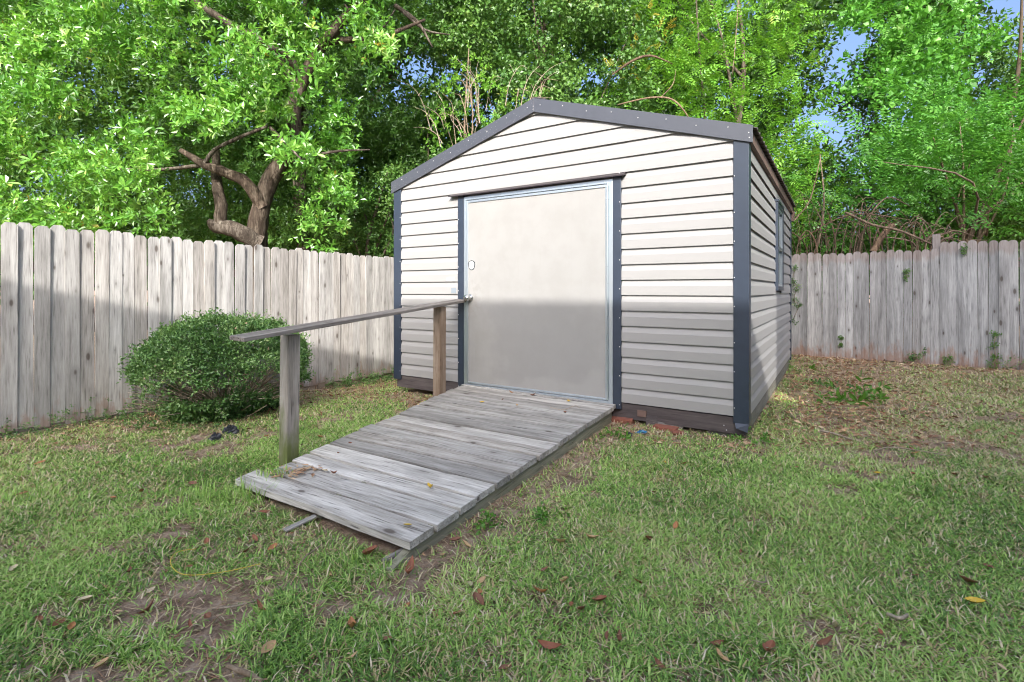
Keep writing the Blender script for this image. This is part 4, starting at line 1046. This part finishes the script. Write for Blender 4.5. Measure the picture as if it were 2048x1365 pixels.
strip((765,1124,.012), (812,1098,.03), .03, .014, 'splintered wood strip under the low corner of the ramp')
# yellow string
pp = [gp(*q) for q in ((520,1128,.05),(460,1142,.04),(400,1150,.045),(362,1148,.05),(343,1132,.06),(343,1115,.06),(360,1103,.055),(392,1098,.04))]
tag(MB().tube([p-pp[0] for p in pp], [.0015]*len(pp), 6, 0, 5).build('string', M['string'], None, tuple(pp[0])), 'thin yellow string looped in the grass', 'string')
# crumpled dark plastic on the lawn
def crumple(p, rx, ry, rz, m, name, label, cat, seed):
    r = np.random.default_rng(seed); mb = MB(); nu, nv = 14, 8; vv = []
    for i in range(nv):
        for k in range(nu):
            a = 2*math.pi*k/nu; e = (i/(nv-1))*math.pi*.5; q = r.uniform(.6, 1.25)
            vv.append((rx*math.cos(a)*math.cos(e)*q, ry*math.sin(a)*math.cos(e)*q, max(-.004, rz*math.sin(e)*q)))
    fs = [(i*nu+k, i*nu+(k+1)%nu, (i+1)*nu+(k+1)%nu, (i+1)*nu+k) for i in range(nv-1) for k in range(nu)]
    return tag(mb.add(vv, fs).build(name, m, None, tuple(p)), label, cat)
crumple(gp(432,880,.005), .055, .045, .05, M['black'], 'plastic_scrap', 'crumpled black plastic scrap on the lawn left of the handrail post', 'plastic scrap', 2)
crumple(gp(462,866,.005), .06, .045, .06, M['black'], 'plastic_scrap', 'larger bluish black plastic scrap on the lawn nearest the round shrub', 'plastic scrap', 5)
# black edging tray under the shrub
ep = gp(522,815,.0)
tr = thing('plastic_tray', 'black plastic plant tray half hidden under the round shrub', 'tray', tuple(ep), .1)
MB().prism([(-.17,-.10),(.17,-.10),(.18,0),(.17,.10),(-.17,.10),(-.18,0)], 2, 0, .012).build('tray_base', M['black'], tr)
outer = [(-.17,-.10),(.17,-.10),(.18,0),(.17,.10),(-.17,.10),(-.18,0)]
rimv = [(x_*s_, y_*s_, z_) for s_, z_ in ((1.0,.0),(1.08,.07),(1.13,.072),(1.13,.06),(1.09,.06),(1.02,-.0)) for x_, y_ in outer]
MB().add(rimv, [(i*6+k, i*6+(k+1)%6, (i+1)*6+(k+1)%6, (i+1)*6+k) for i in range(5) for k in range(6)]).build('tray_side', M['black'], tr)
# bricks and blocks that carry the shed
def brick(x, y, z_, label, m='brick', sz=(.2,.095,.06), rz=0.0, name='brick', group=None):
    p = P0+RX*x+BX*y; zz = gz(*p)+z_
    o = MB().box(-sz[0]/2, sz[0]/2, -sz[1]/2, sz[1]/2, 0, sz[2]).build(name, M[m], None, (p[0], p[1], zz), (random.uniform(-.05,.05), random.uniform(-.05,.05), SHED_RZ+rz), bevel=.006); return tag(o, label, 'brick', group)
brick(-1.02, -.02, -.02, 'red brick under the shed floor beside the ramp', rz=.1)
brick(-.62, -.05, -.03, 'red brick flat on the soil under the front rim of the shed', rz=-.08)
brick(-.60, .04, .0, 'grey paving brick lying on the red brick under the shed front', 'block', (.22,.1,.045), .05)
brick(-.50, -.11, -.03, 'broken half red brick in front of the shed rim', sz=(.1,.09,.05), rz=.5)
brick(-.20, .12, -.02, 'grey concrete block under the front right corner of the shed', 'block', (.2,.2,.06), 0, 'concrete_block')
bp = gp(1282,868,.012)
crumple(bp, .05, .025, .03, M['bluepl'], 'plastic_scrap', 'bright blue plastic scrap under the front of the shed', 'plastic scrap', 8)
crumple(gp(1258,872,.012), .03, .02, .03, M['black'], 'plastic_scrap', 'small black plastic scrap beside the blue one under the shed', 'plastic scrap', 9)
# weeds
def weed(xp, yp, n, s, label, m='leaf_weed', tpl=None, name='weed'):
    o = gp(xp, yp, 0); t = thing(name, label, 'weed', tuple(o))
    P = rng.normal(size=(n,3))*np.array([.09,.07,.012])*s/.06; P[:,2] = np.abs(P[:,2])+.02
    foliage('foliage', P, nrm(P*np.array([1,1,.3])+np.array([0,0,.05])+rng.normal(size=P.shape)*.05), rng.uniform(s*.8,s*1.3,n), tpl or TP_big, M[m], t)
    MB().tube([(0,0,-.01), (.01,.0,.03), (.03,.01,.05)], (.004,.003,.002), 5, 0, 3).build('stem', M['deadtwig'], t)
weed(1700, 802, 16, .10, 'cut leafy green sprigs lying right of the shed wall')
weed(1655, 775, 12, .07, 'dark green weed patch on the leaf litter behind the cut sprigs', 'leaf_bush', TP_ivy)
weed(1240, 875, 8, .05, 'small weed beside the ramp at the shed rim')
weed(1615, 738, 6, .06, 'small green weed near the far end of the shed wall')
weed(1500, 885, 10, .045, 'grassy weed at the front right corner of the shed')
weed(975, 1055, 10, .035, 'clover patch in the lawn right of the ramp side board', tpl=TP_ivy)
weed(1090, 1040, 9, .035, 'clover patch farther right of the ramp side board', tpl=TP_ivy)
def tuft(o, n, l, label, spread=.05):
    t = thing('grass_tuft', label, 'grass tuft', tuple(o)); V = []; R = []
    th = rng.uniform(0, 6.28, n); ln = rng.uniform(.5,1,n)*l; le = rng.uniform(.1,.9,n); bx_, by_ = rng.normal(size=n)*spread, rng.normal(size=n)*spread*.6; w = rng.uniform(.003,.006,n)
    for i in range(n):
        d_ = np.array([math.cos(th[i]), math.sin(th[i]), 0]); s_ = np.array([-d_[1], d_[0], 0]); b_ = np.array([bx_[i], by_[i], -.005])
        f_ = lambda t_: b_+d_*ln[i]*t_*math.sin(le[i]*(.4+.8*t_))+np.array([0,0,ln[i]*t_*math.cos(le[i]*(.4+.8*t_))])
        V += [f_(0)-s_*w[i]/2, f_(0)+s_*w[i]/2, f_(.5)+s_*w[i]/2, f_(.5)-s_*w[i]/2, f_(1)]
    b0 = np.arange(n)[:,None]*5; r_ = rng.uniform(.2,.72,n)
    bo_ = link('blades', npmesh('blades', np.array(V), b0+np.array([0,1,2,3]), b0+np.array([3,2,4]), M['grass'], np.concatenate([r_,r_])), t); bo_['kind'] = 'stuff'
tuft(ramp_pt(552,950), 60, .10, 'green grass tuft growing on the low end of the ramp')
tuft(gp(475,1000), 130, .16, 'long grass tuft at the left end of the lowest ramp plank', .10)
tuft(gp(400,1000), 90, .12, 'grass tuft in the lawn left of the ramp tip', .10)
tuft(gp(700,1125), 110, .09, 'bright grass tuft in front of the ramp tip', .10)
tuft(gp(60,1000), 120, .12, 'taller grass tuft near the left edge of the lawn', .12)
sp = ramp_pt(585,945)
bpile = foliage('bark_scraps', np.array([[rng.normal()*.09, rng.normal()*.05, .004+.008*rng.random()] for _ in range(60)])+0, rng.normal(size=(60,3))*np.array([1,1,.1]), rng.uniform(.03,.06,60), TP_lit, M['litter'], None, rng.uniform(.6,1,60), ujit=.15)
bpile.location = tuple(sp); tag(bpile, 'tan dirt and bark scraps heaped on the low left end of the ramp', 'debris'); bpile['kind'] = 'stuff'
